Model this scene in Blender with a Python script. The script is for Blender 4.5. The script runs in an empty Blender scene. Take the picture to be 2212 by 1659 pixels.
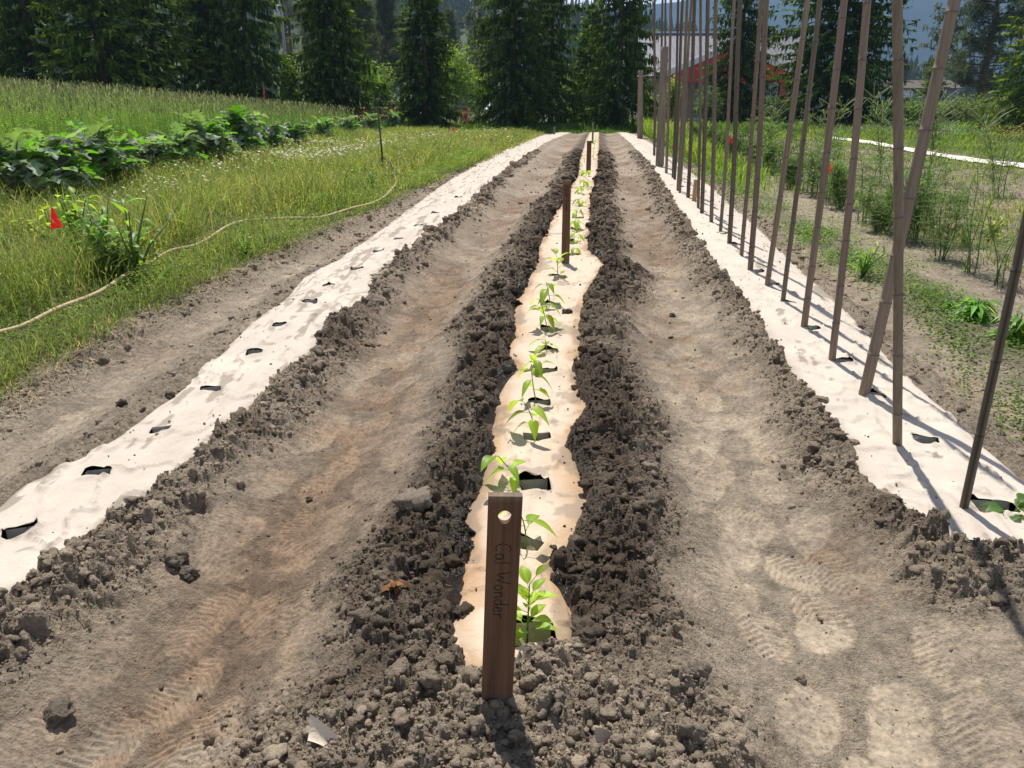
import bpy, math, random
import numpy as np
from mathutils import Vector

# ------------------------------------------------------------------ camera, sky, sun, exposure
scene = bpy.context.scene
COL = scene.collection
RNG = np.random.default_rng(7)
random.seed(7)
CAM_Z = 1.66
PITCH = math.radians(19.976)
FPX = 1663.0                       # focal length in photo units (frame 2212 units wide)
cam_d = bpy.data.cameras.new('camera')
cam_d.sensor_width = 36.0
cam_d.lens = 36.0 * FPX / 2212.0
cam_d.clip_start = 0.05
cam_d.clip_end = 30000.0
cam = bpy.data.objects.new('camera', cam_d)
COL.objects.link(cam)
cam.location = (0, 0, CAM_Z)
cam.rotation_euler = (math.pi / 2 - PITCH, 0, 0)
scene.camera = cam

SUN_EL, SUN_AZ = math.radians(64), math.radians(-11)      # azimuth from +Y towards +X
world = bpy.data.worlds.new('World')
scene.world = world
world.use_nodes = True
wn = world.node_tree
wn.nodes.clear()
w_out = wn.nodes.new('ShaderNodeOutputWorld')
w_bg = wn.nodes.new('ShaderNodeBackground')
w_sky = wn.nodes.new('ShaderNodeTexSky')
w_sky.sky_type = 'NISHITA'
w_sky.sun_disc = False
w_sky.sun_elevation = SUN_EL
w_sky.sun_rotation = SUN_AZ
w_sky.air_density = 1.0
w_sky.dust_density = 0.6
w_bg.inputs['Strength'].default_value = 0.075
# broken white cloud over the sky
w_tc = wn.nodes.new('ShaderNodeTexCoord')
w_map = wn.nodes.new('ShaderNodeMapping')
w_map.inputs['Scale'].default_value = (2.2, 2.2, 7.0)
w_no = wn.nodes.new('ShaderNodeTexNoise')
w_no.inputs['Scale'].default_value = 1.6
w_no.inputs['Detail'].default_value = 7
w_no.inputs['Roughness'].default_value = 0.58
w_rmp = wn.nodes.new('ShaderNodeValToRGB')
w_rmp.color_ramp.elements[0].position = 0.30
w_rmp.color_ramp.elements[1].position = 0.56
w_mix = wn.nodes.new('ShaderNodeMix')
w_mix.data_type = 'RGBA'
w_mix.inputs[7].default_value = (15.0, 15.6, 16.8, 1)
wn.links.new(w_tc.outputs['Generated'], w_map.inputs[0])
wn.links.new(w_map.outputs[0], w_no.inputs['Vector'])
wn.links.new(w_no.outputs['Fac'], w_rmp.inputs[0])
w_sep = wn.nodes.new('ShaderNodeSeparateXYZ')
w_low = wn.nodes.new('ShaderNodeMapRange')          # the cloud bank stands low over the horizon
w_low.inputs[1].default_value = .16; w_low.inputs[2].default_value = .36; w_low.inputs[3].default_value = 1.0; w_low.inputs[4].default_value = .12
w_mul = wn.nodes.new('ShaderNodeMath'); w_mul.operation = 'MULTIPLY'
wn.links.new(w_tc.outputs['Generated'], w_sep.inputs[0]); wn.links.new(w_sep.outputs['Z'], w_low.inputs[0])
wn.links.new(w_rmp.outputs[0], w_mul.inputs[0]); wn.links.new(w_low.outputs[0], w_mul.inputs[1])
wn.links.new(w_mul.outputs[0], w_mix.inputs[0])
wn.links.new(w_sky.outputs[0], w_mix.inputs[6])
wn.links.new(w_mix.outputs[2], w_bg.inputs[0])
wn.links.new(w_bg.outputs[0], w_out.inputs[0])

sun_d = bpy.data.lights.new('sun', 'SUN')
sun_d.energy = 5.0
sun_d.angle = math.radians(0.53)
sun_d.color = (1.0, 0.955, 0.88)
sun = bpy.data.objects.new('sun', sun_d)
COL.objects.link(sun)
to_sun = Vector((math.sin(SUN_AZ) * math.cos(SUN_EL), math.cos(SUN_AZ) * math.cos(SUN_EL), math.sin(SUN_EL)))
sun.rotation_euler = (-to_sun).to_track_quat('-Z', 'Y').to_euler()
sun.location = (0, 0, 60)
scene.view_settings.view_transform = 'Standard'
scene.view_settings.look = 'None'
scene.view_settings.exposure = 0.28
scene.view_settings.gamma = 1.0
scene.render.engine = 'CYCLES'
scene.cycles.use_denoising = True
scene.cycles.max_bounces = 6
scene.cycles.diffuse_bounces = 3
scene.cycles.transmission_bounces = 3
scene.cycles.transparent_max_bounces = 6
scene.cycles.caustics_reflective = False
scene.cycles.caustics_refractive = False

# ------------------------------------------------------------------ noise
def h2(ix, iy, s=0):
    n = (ix.astype(np.int64) * 374761393 + iy.astype(np.int64) * 668265263 + s * 974634777) & 0xFFFFFFFF
    n = ((n ^ (n >> 13)) * 1274126177) & 0xFFFFFFFF
    n = n ^ (n >> 16)
    n = (n * 2246822519) & 0xFFFFFFFF
    n = n ^ (n >> 15)
    return n.astype(np.float64) / 4294967296.0

def vnoise(x, y, s=0):
    ix, iy = np.floor(x), np.floor(y)
    fx, fy = x - ix, y - iy
    fx = fx * fx * (3 - 2 * fx)
    fy = fy * fy * (3 - 2 * fy)
    a, b = h2(ix, iy, s), h2(ix + 1, iy, s)
    c, d = h2(ix, iy + 1, s), h2(ix + 1, iy + 1, s)
    return (a * (1 - fx) + b * fx) * (1 - fy) + (c * (1 - fx) + d * fx) * fy

def fbm(x, y, s=0, o=4):                       # about -0.5 .. 0.5
    t, a, n = 0, 1.0, 0
    for k in range(o):
        t = t + a * (vnoise(x * 2 ** k + 17.3 * k, y * 2 ** k - 9.1 * k, s + k) - .5)
        n += a
        a *= .5
    return t / n * 1.3

def worley(x, y, s=0):                         # distance, cell random, offset to the nearest point
    ix, iy = np.floor(x), np.floor(y)
    best = np.full(x.shape, 9.0)
    rnd = np.zeros(x.shape); ox = np.zeros(x.shape); oy = np.zeros(x.shape)
    for i in (-1, 0, 1):
        for j in (-1, 0, 1):
            cx, cy = ix + i, iy + j
            dx = x - (cx + h2(cx, cy, s)); dy = y - (cy + h2(cx, cy, s + 1))
            d = np.hypot(dx, dy)
            m = d < best
            best = np.where(m, d, best); rnd = np.where(m, h2(cx, cy, s + 2), rnd)
            ox = np.where(m, dx, ox); oy = np.where(m, dy, oy)
    return best, rnd, ox, oy

def clod_bumps(x, y, freq, s):                 # 0..1 domes of uneven size
    xx, yy = x * freq, y * freq
    wx, wy = fbm(xx * 1.9, yy * 1.9, s + 400, 3), fbm(xx * 1.9 + 31, yy * 1.9, s + 410, 3)
    d, r, ox, oy = worley(xx + .75 * wx, yy + .75 * wy, s)
    R = .28 + .42 * r
    top = np.clip(1.0 - (d / R) ** 2, 0, 1) ** .8
    slope = 1 + (r * 37 % 1 - .5) * 1.3 * ox / R + (r * 91 % 1 - .5) * 1.3 * oy / R       # tilted, broken tops
    return np.minimum(top, .74 * slope) * (.30 + .70 * r) * (1 + .7 * fbm(xx * 4.3, yy * 4.3, s + 420, 3))

def sstep(a, b, x):
    t = np.clip((x - a) / (b - a), 0, 1)
    return t * t * (3 - 2 * t)

# ------------------------------------------------------------------ the lie of the land
_Y = [-60, 0, 1.5, 2.63, 3.07, 3.76, 4.45, 5.32, 6.81, 8.86, 11.9, 16.7, 22.7, 30.8, 40.4, 51.6, 75, 9000]
_B = [.07, .08, .08, .08, .10, .11, .13, .17, .20, .19, .17, .15, .12, .07, .03, -.03, -.1, -.1]
_X = [-4.9, -.10, .02, .08, .105, .15, .20, .27, .42, .65, .99, 1.51, 2.15, 3.01, 4.02, 5.16, 7.6, 7.6]
def bed(y): return np.interp(y, _Y, _B)
def rowx(y): return np.interp(y, _Y, _X)

_pu = np.array([-9, -3.5, -3.1, -2.88, -2.6, -2.4, -2.25, -1.93, -1.65, -1.5, -1.36, -1.22, -1.05, -.92, -.75, -.5, -.3, -.05, .14, .36,
                .55, .7, .9, 1.12, 1.32, 1.48, 1.8, 2.1, 2.25, 2.5, 2.75, 2.95, 3.4, 3.8, 9])
_pz = np.array([-.05, -.05, -.02, -.08, -.11, -.05, -.005, .02, 0, .0, -.06, -.115, -.128, -.118, -.05, .02, .0, .015, 0, .03,
                -.03, -.10, -.128, -.115, -.04, 0, .02, 0, -.04, -.10, -.07, -.03, -.02, -.05, -.05])
_tu = np.arange(-9, 9.001, .01)
_tz = np.interp(_tu, _pu, _pz)
_k = np.exp(-(np.arange(-12, 13) * .01 / .045) ** 2); _k /= _k.sum()
_tz = np.convolve(np.pad(_tz, 12, mode='edge'), _k, mode='valid')
def profile(u): return np.interp(u, _tu, _tz)

def base_h(x, y):
    u = x - rowx(y)
    far = 1 - sstep(50.5, 53, y)
    z = bed(y) + profile(u) * far - .05 * (1 - far)
    z = z + .075 * np.clip(-x - 6.5, 0, 40)
    return z

def ray(px, py):
    a, b = (px - 1106.0) / FPX, (829.5 - py) / FPX
    return np.array([a, math.cos(PITCH) + b * math.sin(PITCH), -math.sin(PITCH) + b * math.cos(PITCH)])

def spot(px, py, dz=0.0):
    """the ground point that the photo shows at (px, py) (photo units, 2212 wide)"""
    d = ray(px, py)
    z = .1
    for _ in range(25):
        t = (z + dz - CAM_Z) / d[2]
        z = .5 * z + .5 * float(base_h(np.array([d[0] * t]), np.array([d[1] * t]))[0])
    return np.array([d[0] * t, d[1] * t, z])

def at_y(px, py, Y):
    d = ray(px, py)
    return np.array([0, 0, CAM_Z]) + d * (Y / d[1])

# edges of the three paper strips, read off the photo and turned into metres beside the row line
def edges(tab):
    L = sorted((spot(l, y)[1], spot(l, y)[0] - float(rowx(spot(l, y)[1]))) for y, l, r in tab if l is not None)
    R = sorted((spot(r, y)[1], spot(r, y)[0] - float(rowx(spot(r, y)[1]))) for y, l, r in tab if r is not None)
    return np.array(L).T, np.array(R).T
E_C = edges([(1440, 1030, 1112), (1400, 1000, 1212), (1340, 1004, 1212), (1290, 1018, 1196), (1250, 1022, 1178), (1200, 1034, 1190), (1160, 1024, 1232),
             (1100, 1030, 1266), (1050, 1058, 1245), (1000, 1068, 1228), (950, 1076, 1218), (900, 1088, 1256), (850, 1098, 1245), (800, 1124, 1236),
             (750, 1110, 1245), (700, 1120, 1242), (650, 1126, 1256), (620, 1142, 1275), (572, 1166, 1302), (540, 1166, 1266), (500, 1186, 1270),
             (470, 1198, 1275), (430, 1226, 1272), (400, 1237, 1282), (380, 1250, 1290), (340, 1254, 1292), (300, 1268, 1293), (286, 1276, 1294)])
E_L = edges([(1290, -330, 0), (1250, -260, 62), (1200, -170, 132), (1150, -80, 192), (1100, 0, 262), (1050, 64, 326), (1000, 172, 388), (950, 258, 442),
             (900, 328, 500), (850, 390, 562), (800, 440, 606), (760, 492, 668), (700, 548, 694), (650, 618, 782), (600, 664, 806), (560, 740, 858),
             (520, 796, 908), (480, 850, 962), (440, 905, 1012), (400, 960, 1055), (350, 1040, 1116), (310, 1122, 1174), (285, 1192, 1238)])
E_R = edges([(1190, 2092, 2420), (1150, 2040, 2350), (1100, 1975, 2275), (1050, 1892, 2212), (1000, 1862, 2150), (950, 1840, 2098), (900, 1792, 2046), (850, 1760, 1990),
             (800, 1716, 1936), (750, 1686, 1890), (700, 1652, 1845), (650, 1606, 1796), (600, 1572, 1742), (560, 1542, 1696), (500, 1500, 1640),
             (450, 1466, 1582), (400, 1434, 1528), (350, 1398, 1460), (310, 1362, 1405), (285, 1332, 1362)])
END = {'C': (float(spot(1070, 1446)[1]), 51.2), 'L': (-3.0, 51.2), 'R': (float(spot(2150, 1192)[1]), 51.2)}
STRIPS = {'C': E_C, 'L': E_L, 'R': E_R}

def edge_uv(k, y):
    L, R = STRIPS[k]
    return np.interp(y, L[0], L[1]), np.interp(y, R[0], R[1])

def strip_dist(k, u, y):
    l, r = edge_uv(k, y)
    a, b = END[k]
    return np.maximum(np.maximum(l - u, u - r), np.maximum(a - y, y - b))

# slits cut in the paper: strip, px, py, half width across, half length along, twist
HOLES = []
for k, px, py, wa, la, tw in [
        ('C', 1150, 1378, .058, .05, .1), ('C', 1138, 1182, .05, .036, -.5), ('C', 1155, 1054, .055, .045, .12), ('C', 1160, 948, .055, .035, .05),
        ('C', 1165, 875, .05, .03, 0), ('C', 1178, 806, .06, .035, 0), ('C', 1185, 762, .05, .035, 0), ('C', 1188, 714, .055, .035, 0),
        ('C', 1195, 660, .05, .04, 0), ('C', 1208, 600, .06, .05, 0), ('C', 1238, 551, .06, .05, 0), ('C', 1240, 524, .05, .05, 0),
        ('C', 1245, 498, .055, .06, 0), ('C', 1248, 472, .07, .05, 0), ('C', 1256, 440, .07, .05, 0),
        ('L', 45, 1158, .06, .045, .35), ('L', 212, 1028, .055, .04, .25), ('L', 348, 931, .05, .03, .2), ('L', 456, 845, .055, .035, .3),
        ('L', 550, 765, .05, .045, .2), ('L', 605, 706, .05, .04, .15), ('L', 670, 655, .055, .055, .1), ('L', 710, 620, .05, .04, 0), ('L', 772, 583, .06, .05, .1),
        ('L', 818, 545, .055, .05, 0), ('L', 862, 517, .055, .05, 0), ('L', 905, 488, .06, .05, 0), ('L', 940, 462, .06, .06, 0), ('L', 990, 428, .07, .06, 0),
        ('R', 2148, 1100, .085, .05, -.1), ('R', 1998, 956, .058, .05, -.35), ('R', 1893, 857, .05, .035, -.25), ('R', 1822, 784, .055, .035, -.2),
        ('R', 1756, 711, .05, .04, 0), ('R', 1705, 657, .05, .035, 0), ('R', 1668, 616, .05, .035, 0), ('R', 1638, 587, .05, .05, 0), ('R', 1592, 531, .06, .06, 0),
        ('R', 1560, 505, .06, .05, 0), ('R', 1470, 404, .08, .08, 0)]:
    p = spot(px, py)
    e = 1.22 if k == 'C' else 1.0
    HOLES.append((k, p[0], p[1], wa * e, la * e, tw))

PITS = [(spot(425, 1090), .055, .075), (spot(225, 1325), .07, .08), (spot(100, 1405), .06, .06), (spot(905, 1250), .05, .05), (spot(1215, 1240), .03, .04),
        (spot(700, 1050), .03, .04), (spot(1470, 1215), .04, .05), (spot(960, 1130), .03, .04), (spot(1255, 1200), .02, .02)]

WETS = [(spot(972, 1262), .085, .05), (spot(985, 1300), .05, .09), (spot(1098, 838), .075, .22), (spot(1070, 905), .07, .16), (spot(1045, 1010), .05, .12), (spot(1228, 690), .09, .22), (spot(1198, 1290), .05, .09)]

def soil_fields(x, y):
    """height of the bare soil and how disturbed it is"""
    u = x - rowx(y)
    dC, dL, dR = (strip_dist(k, u, y) for k in 'CLR')
    rag = fbm(x * 7, y * 7, 40, 3) * .10
    d = np.minimum(np.minimum(dC, dL), dR) + rag * .6
    rest = fbm(x * 1.7, y * 1.7, 90, 3)
    r2 = fbm(x * 6.5, y * 6.5, 91, 3) * .10
    sh = 1 - sstep(.30, .56, dC + .30 * rest + r2)
    inner = np.where((u > -1.9) & (u < 1.8), 1.0, .42)
    dS = np.minimum(dL, dR)
    sh = np.maximum(sh, inner * (1 - sstep(.14, .40, dS + .25 * rest + r2)))
    sh = np.maximum(sh, .6 * np.exp(-((u + 2.98) / .20) ** 2))
    sh = np.maximum(sh, .9 * (1 - sstep(.62, 1.0, np.abs(u + .05) + .35 * rest)) * (1 - sstep(1.7, 2.0, y)))
    sh = np.clip(sh, 0, 1)
    out = sstep(-.012, .05, d)
    fade = 1 - sstep(26, 45, y) * .5
    z = base_h(x, y)
    meadow = np.maximum(sstep(3.0, 3.25, -u), sstep(2.8, 3.3, u))
    soil = 1 - np.clip(meadow, 0, 1) * .75
    big = clod_bumps(x, y, 8.0, 3) * .078 * sstep(-.25, .15, fbm(x * 2.3, y * 2.3, 93, 2)) + clod_bumps(x + .37, y + .11, 15, 9) * .046
    mid = clod_bumps(x, y, 31, 21) * .019
    fine = clod_bumps(x, y, 75, 33) * .009
    z = z + fade * out * soil * (sh * (big + .012) + (.10 + .90 * sh) * mid * (.45 + 1.0 * vnoise(x * 5, y * 5, 8)) + (.25 + .75 * sh) * fine * (.4 + vnoise(x * 9, y * 9, 12)))
    z = z + out * (fbm(x * 3, y * 3, 60, 4) * .05 * (.35 + .65 * sh) + fbm(x * 19, y * 19, 61, 3) * .014)
    # trampled shoe and tread marks in the walking furrows
    fur = np.clip(np.exp(-((np.abs(u - .0) - 1.0) / .38) ** 2) + .5 * np.exp(-((u + 2.6) / .2) ** 2) + .5 * np.exp(-((u - 2.5) / .25) ** 2), 0, 1) * (1 - sh)
    w, r, ox, oy = worley(x * 5.0, y * 3.6, 71)
    ang = (r - .5) * 2.2
    a = (ox * np.cos(ang) + oy * np.sin(ang)) / 5.0
    b = (-ox * np.sin(ang) + oy * np.cos(ang)) / 3.6
    inside = 1 - sstep(.7, 1.1, (a / .085) ** 2 + (b / .18) ** 2)
    wob = fbm(x * 9, y * 9, 77, 2) * .012
    wave = np.sin(2 * np.pi * (b + wob + .55 * np.abs(a)) / (.021 + .010 * r))
    z = z + fur * out * (inside * (.0048 * np.sign(wave) * np.abs(wave) ** .6 * (r > .25) - .006) + .018 * fbm(x * 6, y * 8, 79, 3) + .004 * np.abs(fbm(x * 14, y * 24, 83, 3)))
    for p, ra, rb in WETS:                                   # puddled, slumped flat
        w = 1 - sstep(.6, 1.2, ((x - p[0]) / ra) ** 2 + ((y - p[1]) / rb) ** 2 + 1.5 * r2 * 10)
        z = z * (1 - w) + (base_h(x, y) + .004 + .006 * fbm(x * 30, y * 30, 95, 2)) * w
    for p, rad, dep in PITS:
        q = ((x - p[0]) ** 2 + (y - p[1]) ** 2) / rad ** 2 + 2.2 * rag * 10 * .5
        z = z - dep * np.exp(-np.clip(q, 0, 9) ** 2) * (sh + .2)
    z = z - .035 * (1 - out)
    for k, hx, hy, wa, la, tw in HOLES:
        if hy < 9:
            z = z - .05 * np.exp(-(((x - hx) / (wa * 1.15)) ** 4 + ((y - hy) / (la * 1.4)) ** 4))
    tone = fur * inside * ((r * 57.0) % 1 - .42)
    soil_fields.tone = tone; soil_fields.packed = fur * inside
    return z, sh, out, fur, d, dC, u

def ground_h(x, y):
    return soil_fields(np.atleast_1d(np.asarray(x, float)), np.atleast_1d(np.asarray(y, float)))[0]

def soil_colour(x, y, sh, out, fur, dC, u, tone=None):
    dry = np.array([.325, .262, .192]); moist = np.array([.098, .073, .052]); brown = np.array([.185, .125, .080]); wet = np.array([.035, .027, .021])
    n = fbm(x * 2.2, y * 2.2, 120, 4); n2 = fbm(x * 11, y * 11, 121, 3); n3 = fbm(x * 1.1, y * .8, 130, 4)
    near_c = np.exp(-(np.clip(dC, 0, 9) / .34) ** 2)
    m = np.clip(.06 + .85 * near_c * sstep(1.5, 2.1, y + n) + 1.0 * n * (.25 + sh) + .9 * n2 * sh + .16 * sh, 0, 1)
    b = np.clip(fur * (sstep(-.14, .18, n3 + .45 * n2)) * .9, 0, 1)
    c = dry * (1 - m[:, None]) + moist * m[:, None]
    c = c * (1 - b[:, None]) + brown * b[:, None]
    # soaked soil and puddles along the watered row
    wt = np.clip(np.exp(-(np.clip(dC, 0, 9) / .085) ** 2) * sstep(-.1, .22, fbm(x * 3.1, y * 3.1, 140, 3) + .10 - .25 * (u > .05)) * sstep(1.8, 2.0, y) * 1.3, 0, 1)
    wt = np.where(dC < -.005, 0, wt)
    for p, ra, rb in WETS:
        q = ((x - p[0]) / ra) ** 2 + ((y - p[1]) / rb) ** 2 + 1.6 * n2
        wt = np.maximum(wt, 1 - sstep(.7, 1.1, q))
    c = c * (1 - wt[:, None]) + wet * wt[:, None]
    if tone is not None: c = c * (1 + .20 * tone[:, None])
    c = c * (1 + .5 * n2[:, None] + .35 * fbm(x * 34, y * 34, 122, 2)[:, None])
    return np.clip(c, .012, .6), wt

# ------------------------------------------------------------------ mesh helpers
class Geo:
    def __init__(self):
        self.v, self.f3, self.f4, self.c, self.n = [], [], [], [], 0
    def add(self, V, F3=None, F4=None, C=(.5, .5, .5)):
        V = np.asarray(V, float).reshape(-1, 3)
        if F3 is not None and len(F3): self.f3.append(np.asarray(F3, np.int64).reshape(-1, 3) + self.n)
        if F4 is not None and len(F4): self.f4.append(np.asarray(F4, np.int64).reshape(-1, 4) + self.n)
        C = np.asarray(C, float)
        if C.ndim == 1: C = np.tile(C, (len(V), 1))
        self.v.append(V); self.c.append(C)
        self.n += len(V)
        return self
    def mesh(self, name, mat, smooth=True):
        V = np.concatenate(self.v); C = np.concatenate(self.c)
        f3 = np.concatenate(self.f3) if self.f3 else np.zeros((0, 3), np.int64)
        f4 = np.concatenate(self.f4) if self.f4 else np.zeros((0, 4), np.int64)
        me = bpy.data.meshes.new(name)
        me.vertices.add(len(V)); me.vertices.foreach_set('co', V.astype(np.float32).ravel())
        me.loops.add(f3.size + f4.size)
        me.loops.foreach_set('vertex_index', np.concatenate([f3.ravel(), f4.ravel()]).astype(np.int32))
        me.polygons.add(len(f3) + len(f4))
        st = np.concatenate([np.arange(len(f3)) * 3, f3.size + np.arange(len(f4)) * 4]).astype(np.int32)
        me.polygons.foreach_set('loop_start', st)
        me.polygons.foreach_set('use_smooth', np.full(len(st), smooth))
        at = me.color_attributes.new('col', 'FLOAT_COLOR', 'POINT')
        at.data.foreach_set('color', np.concatenate([C, np.ones((len(C), 1))], 1).astype(np.float32).ravel())
        me.update(calc_edges=True)
        me.validate()
        for m in (mat if isinstance(mat, (list, tuple)) else [mat]): me.materials.append(m)
        return me
    def obj(self, name, mat, parent=None, smooth=True):
        o = bpy.data.objects.new(name, self.mesh(name, mat, smooth))
        COL.objects.link(o)
        if parent is not None: o.parent = parent
        return o

def tag(o, label=None, cat=None, group=None, kind=None):
    if label: o['label'] = label
    if cat: o['category'] = cat
    if group: o['group'] = group
    if kind: o['kind'] = kind
    return o

def thing(name, loc, label, cat, group=None, rz=0.0):
    o = bpy.data.objects.new(name, None)
    o.empty_display_size = .1
    COL.objects.link(o)
    o.location = tuple(float(v) for v in loc)
    o.rotation_euler = (0, 0, rz)
    return tag(o, label, cat, group)

def copy_thing(root, loc, rz, sc, label, group=None):
    r = root.copy(); COL.objects.link(r)
    r.location = tuple(float(v) for v in loc); r.rotation_euler = (0, 0, rz); r.scale = (sc, sc, sc) if np.isscalar(sc) else sc
    r['label'] = label
    if group: r['group'] = group
    for ch in list(root.children):
        c = ch.copy(); COL.objects.link(c); c.parent = r
    return r

def tube(pts, rad, n=8, cap=True):
    P = np.asarray(pts, float); m = len(P)
    rad = np.broadcast_to(np.asarray(rad, float), (m,))
    T = np.gradient(P, axis=0); T /= np.linalg.norm(T, axis=1)[:, None] + 1e-12
    ref = np.array([0, 0, 1.0]) if abs(T[:, 2]).mean() < .8 else np.array([1.0, 0, 0])
    A = np.cross(T, ref); A /= np.linalg.norm(A, axis=1)[:, None] + 1e-12
    Bn = np.cross(T, A)
    th = np.arange(n) * 2 * np.pi / n
    V = (P[:, None] + rad[:, None, None] * (np.cos(th)[None, :, None] * A[:, None] + np.sin(th)[None, :, None] * Bn[:, None])).reshape(-1, 3)
    i = np.arange(m - 1)[:, None] * n; j = np.arange(n)[None]; k = (j + 1) % n
    F4 = np.stack([i + j, i + k, i + n + k, i + n + j], -1).reshape(-1, 4)
    F3 = None
    if cap:
        V = np.concatenate([V, P[[0, -1]]])
        a, b = m * n, m * n + 1
        F3 = np.concatenate([np.stack([np.full(n, a), (np.arange(n) + 1) % n, np.arange(n)], 1),
                             np.stack([np.full(n, b), (m - 1) * n + np.arange(n), (m - 1) * n + (np.arange(n) + 1) % n], 1)])
    return V, F3, F4

def box(cx, cy, cz, sx, sy, sz, rz=0.0):
    c = np.array([[x, y, z] for z in (-.5, .5) for y in (-.5, .5) for x in (-.5, .5)]) * [sx, sy, sz]
    if rz:
        co, si = math.cos(rz), math.sin(rz)
        c = np.stack([c[:, 0] * co - c[:, 1] * si, c[:, 0] * si + c[:, 1] * co, c[:, 2]], 1)
    F4 = [[0, 2, 3, 1], [4, 5, 7, 6], [0, 1, 5, 4], [2, 6, 7, 3], [0, 4, 6, 2], [1, 3, 7, 5]]
    return c + [cx, cy, cz], None, F4

def unit(a): return a / (np.linalg.norm(a, axis=-1, keepdims=True) + 1e-12)

def blades(g, P, h, w, az, lean, C, tipC=None):
    n = len(P)
    side = np.stack([np.cos(az), np.sin(az), np.zeros(n)], 1); fwd = np.stack([-np.sin(az), np.cos(az), np.zeros(n)], 1)
    up = np.array([0, 0, 1.0])
    h = h[:, None]; w = w[:, None]; lean = lean[:, None]
    V = np.stack([P - side * w * .5, P + side * w * .5, P + up * h * .58 + fwd * lean * .32 - side * w * .42, P + up * h * .58 + fwd * lean * .32 + side * w * .42,
                  P + up * h * (1 - .25 * np.minimum(1, lean / (h + 1e-6))) + fwd * lean], 1)
    b = np.arange(n)[:, None] * 5
    tc = C if tipC is None else tipC
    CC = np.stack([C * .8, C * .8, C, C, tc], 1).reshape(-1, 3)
    g.add(V.reshape(-1, 3), b + np.array([[2, 3, 4]]), b + np.array([[0, 1, 3, 2]]), CC)

def leaves(g, P, D, L, W, droop, C, fold=.12, up=None):
    """n leaves: base P, direction D, length L, width W; C colours"""
    n = len(P)
    D = unit(D)
    if up is None: up = np.tile([0, 0, 1.0], (n, 1))
    S = np.cross(D, up); bad = np.linalg.norm(S, axis=1) < 1e-3
    S[bad] = [1, 0, 0]; S = unit(S); N = unit(np.cross(S, D))
    L = np.broadcast_to(L, (n,))[:, None]; W = np.broadcast_to(W, (n,))[:, None]; dr = np.broadcast_to(droop, (n,))[:, None]
    def mid(t): return P + D * L * t - np.array([0, 0, 1.0]) * dr * L * t * t
    f = N * W * fold
    m1, m2 = mid(.33), mid(.68)
    V = np.stack([P, m1 - S * W * .5 + f, m1, m1 + S * W * .5 + f, m2 - S * W * .36 + f, m2, m2 + S * W * .36 + f, mid(1.0)], 1)
    b = np.arange(n)[:, None, None] * 8
    F3 = (b + np.array([[[0, 2, 1], [0, 3, 2], [4, 5, 7], [5, 6, 7]]])).reshape(-1, 3)
    F4 = (b + np.array([[[1, 2, 5, 4], [2, 3, 6, 5]]])).reshape(-1, 4)
    C = np.asarray(C, float)
    if C.ndim == 1: C = np.tile(C, (n, 1))
    g.add(V.reshape(-1, 3), F3, F4, np.repeat(C, 8, 0))

def jitter(c, n, v=.25, hue=.08):
    c = np.tile(np.asarray(c, float), (n, 1)) * (1 + (RNG.random((n, 1)) - .5) * 2 * v)
    return np.clip(c * (1 + (RNG.random((n, 3)) - .5) * 2 * hue), .004, .95)

# ------------------------------------------------------------------ materials
def nmat(name):
    m = bpy.data.materials.new(name); m.use_nodes = True
    nt = m.node_tree; nt.nodes.clear()
    out = nt.nodes.new('ShaderNodeOutputMaterial')
    return m, nt, out

def N(nt, typ, **kw):
    n = nt.nodes.new(typ)
    for k, v in kw.items():
        if k in n.inputs: n.inputs[k].default_value = v
        else: setattr(n, k, v)
    return n

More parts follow.
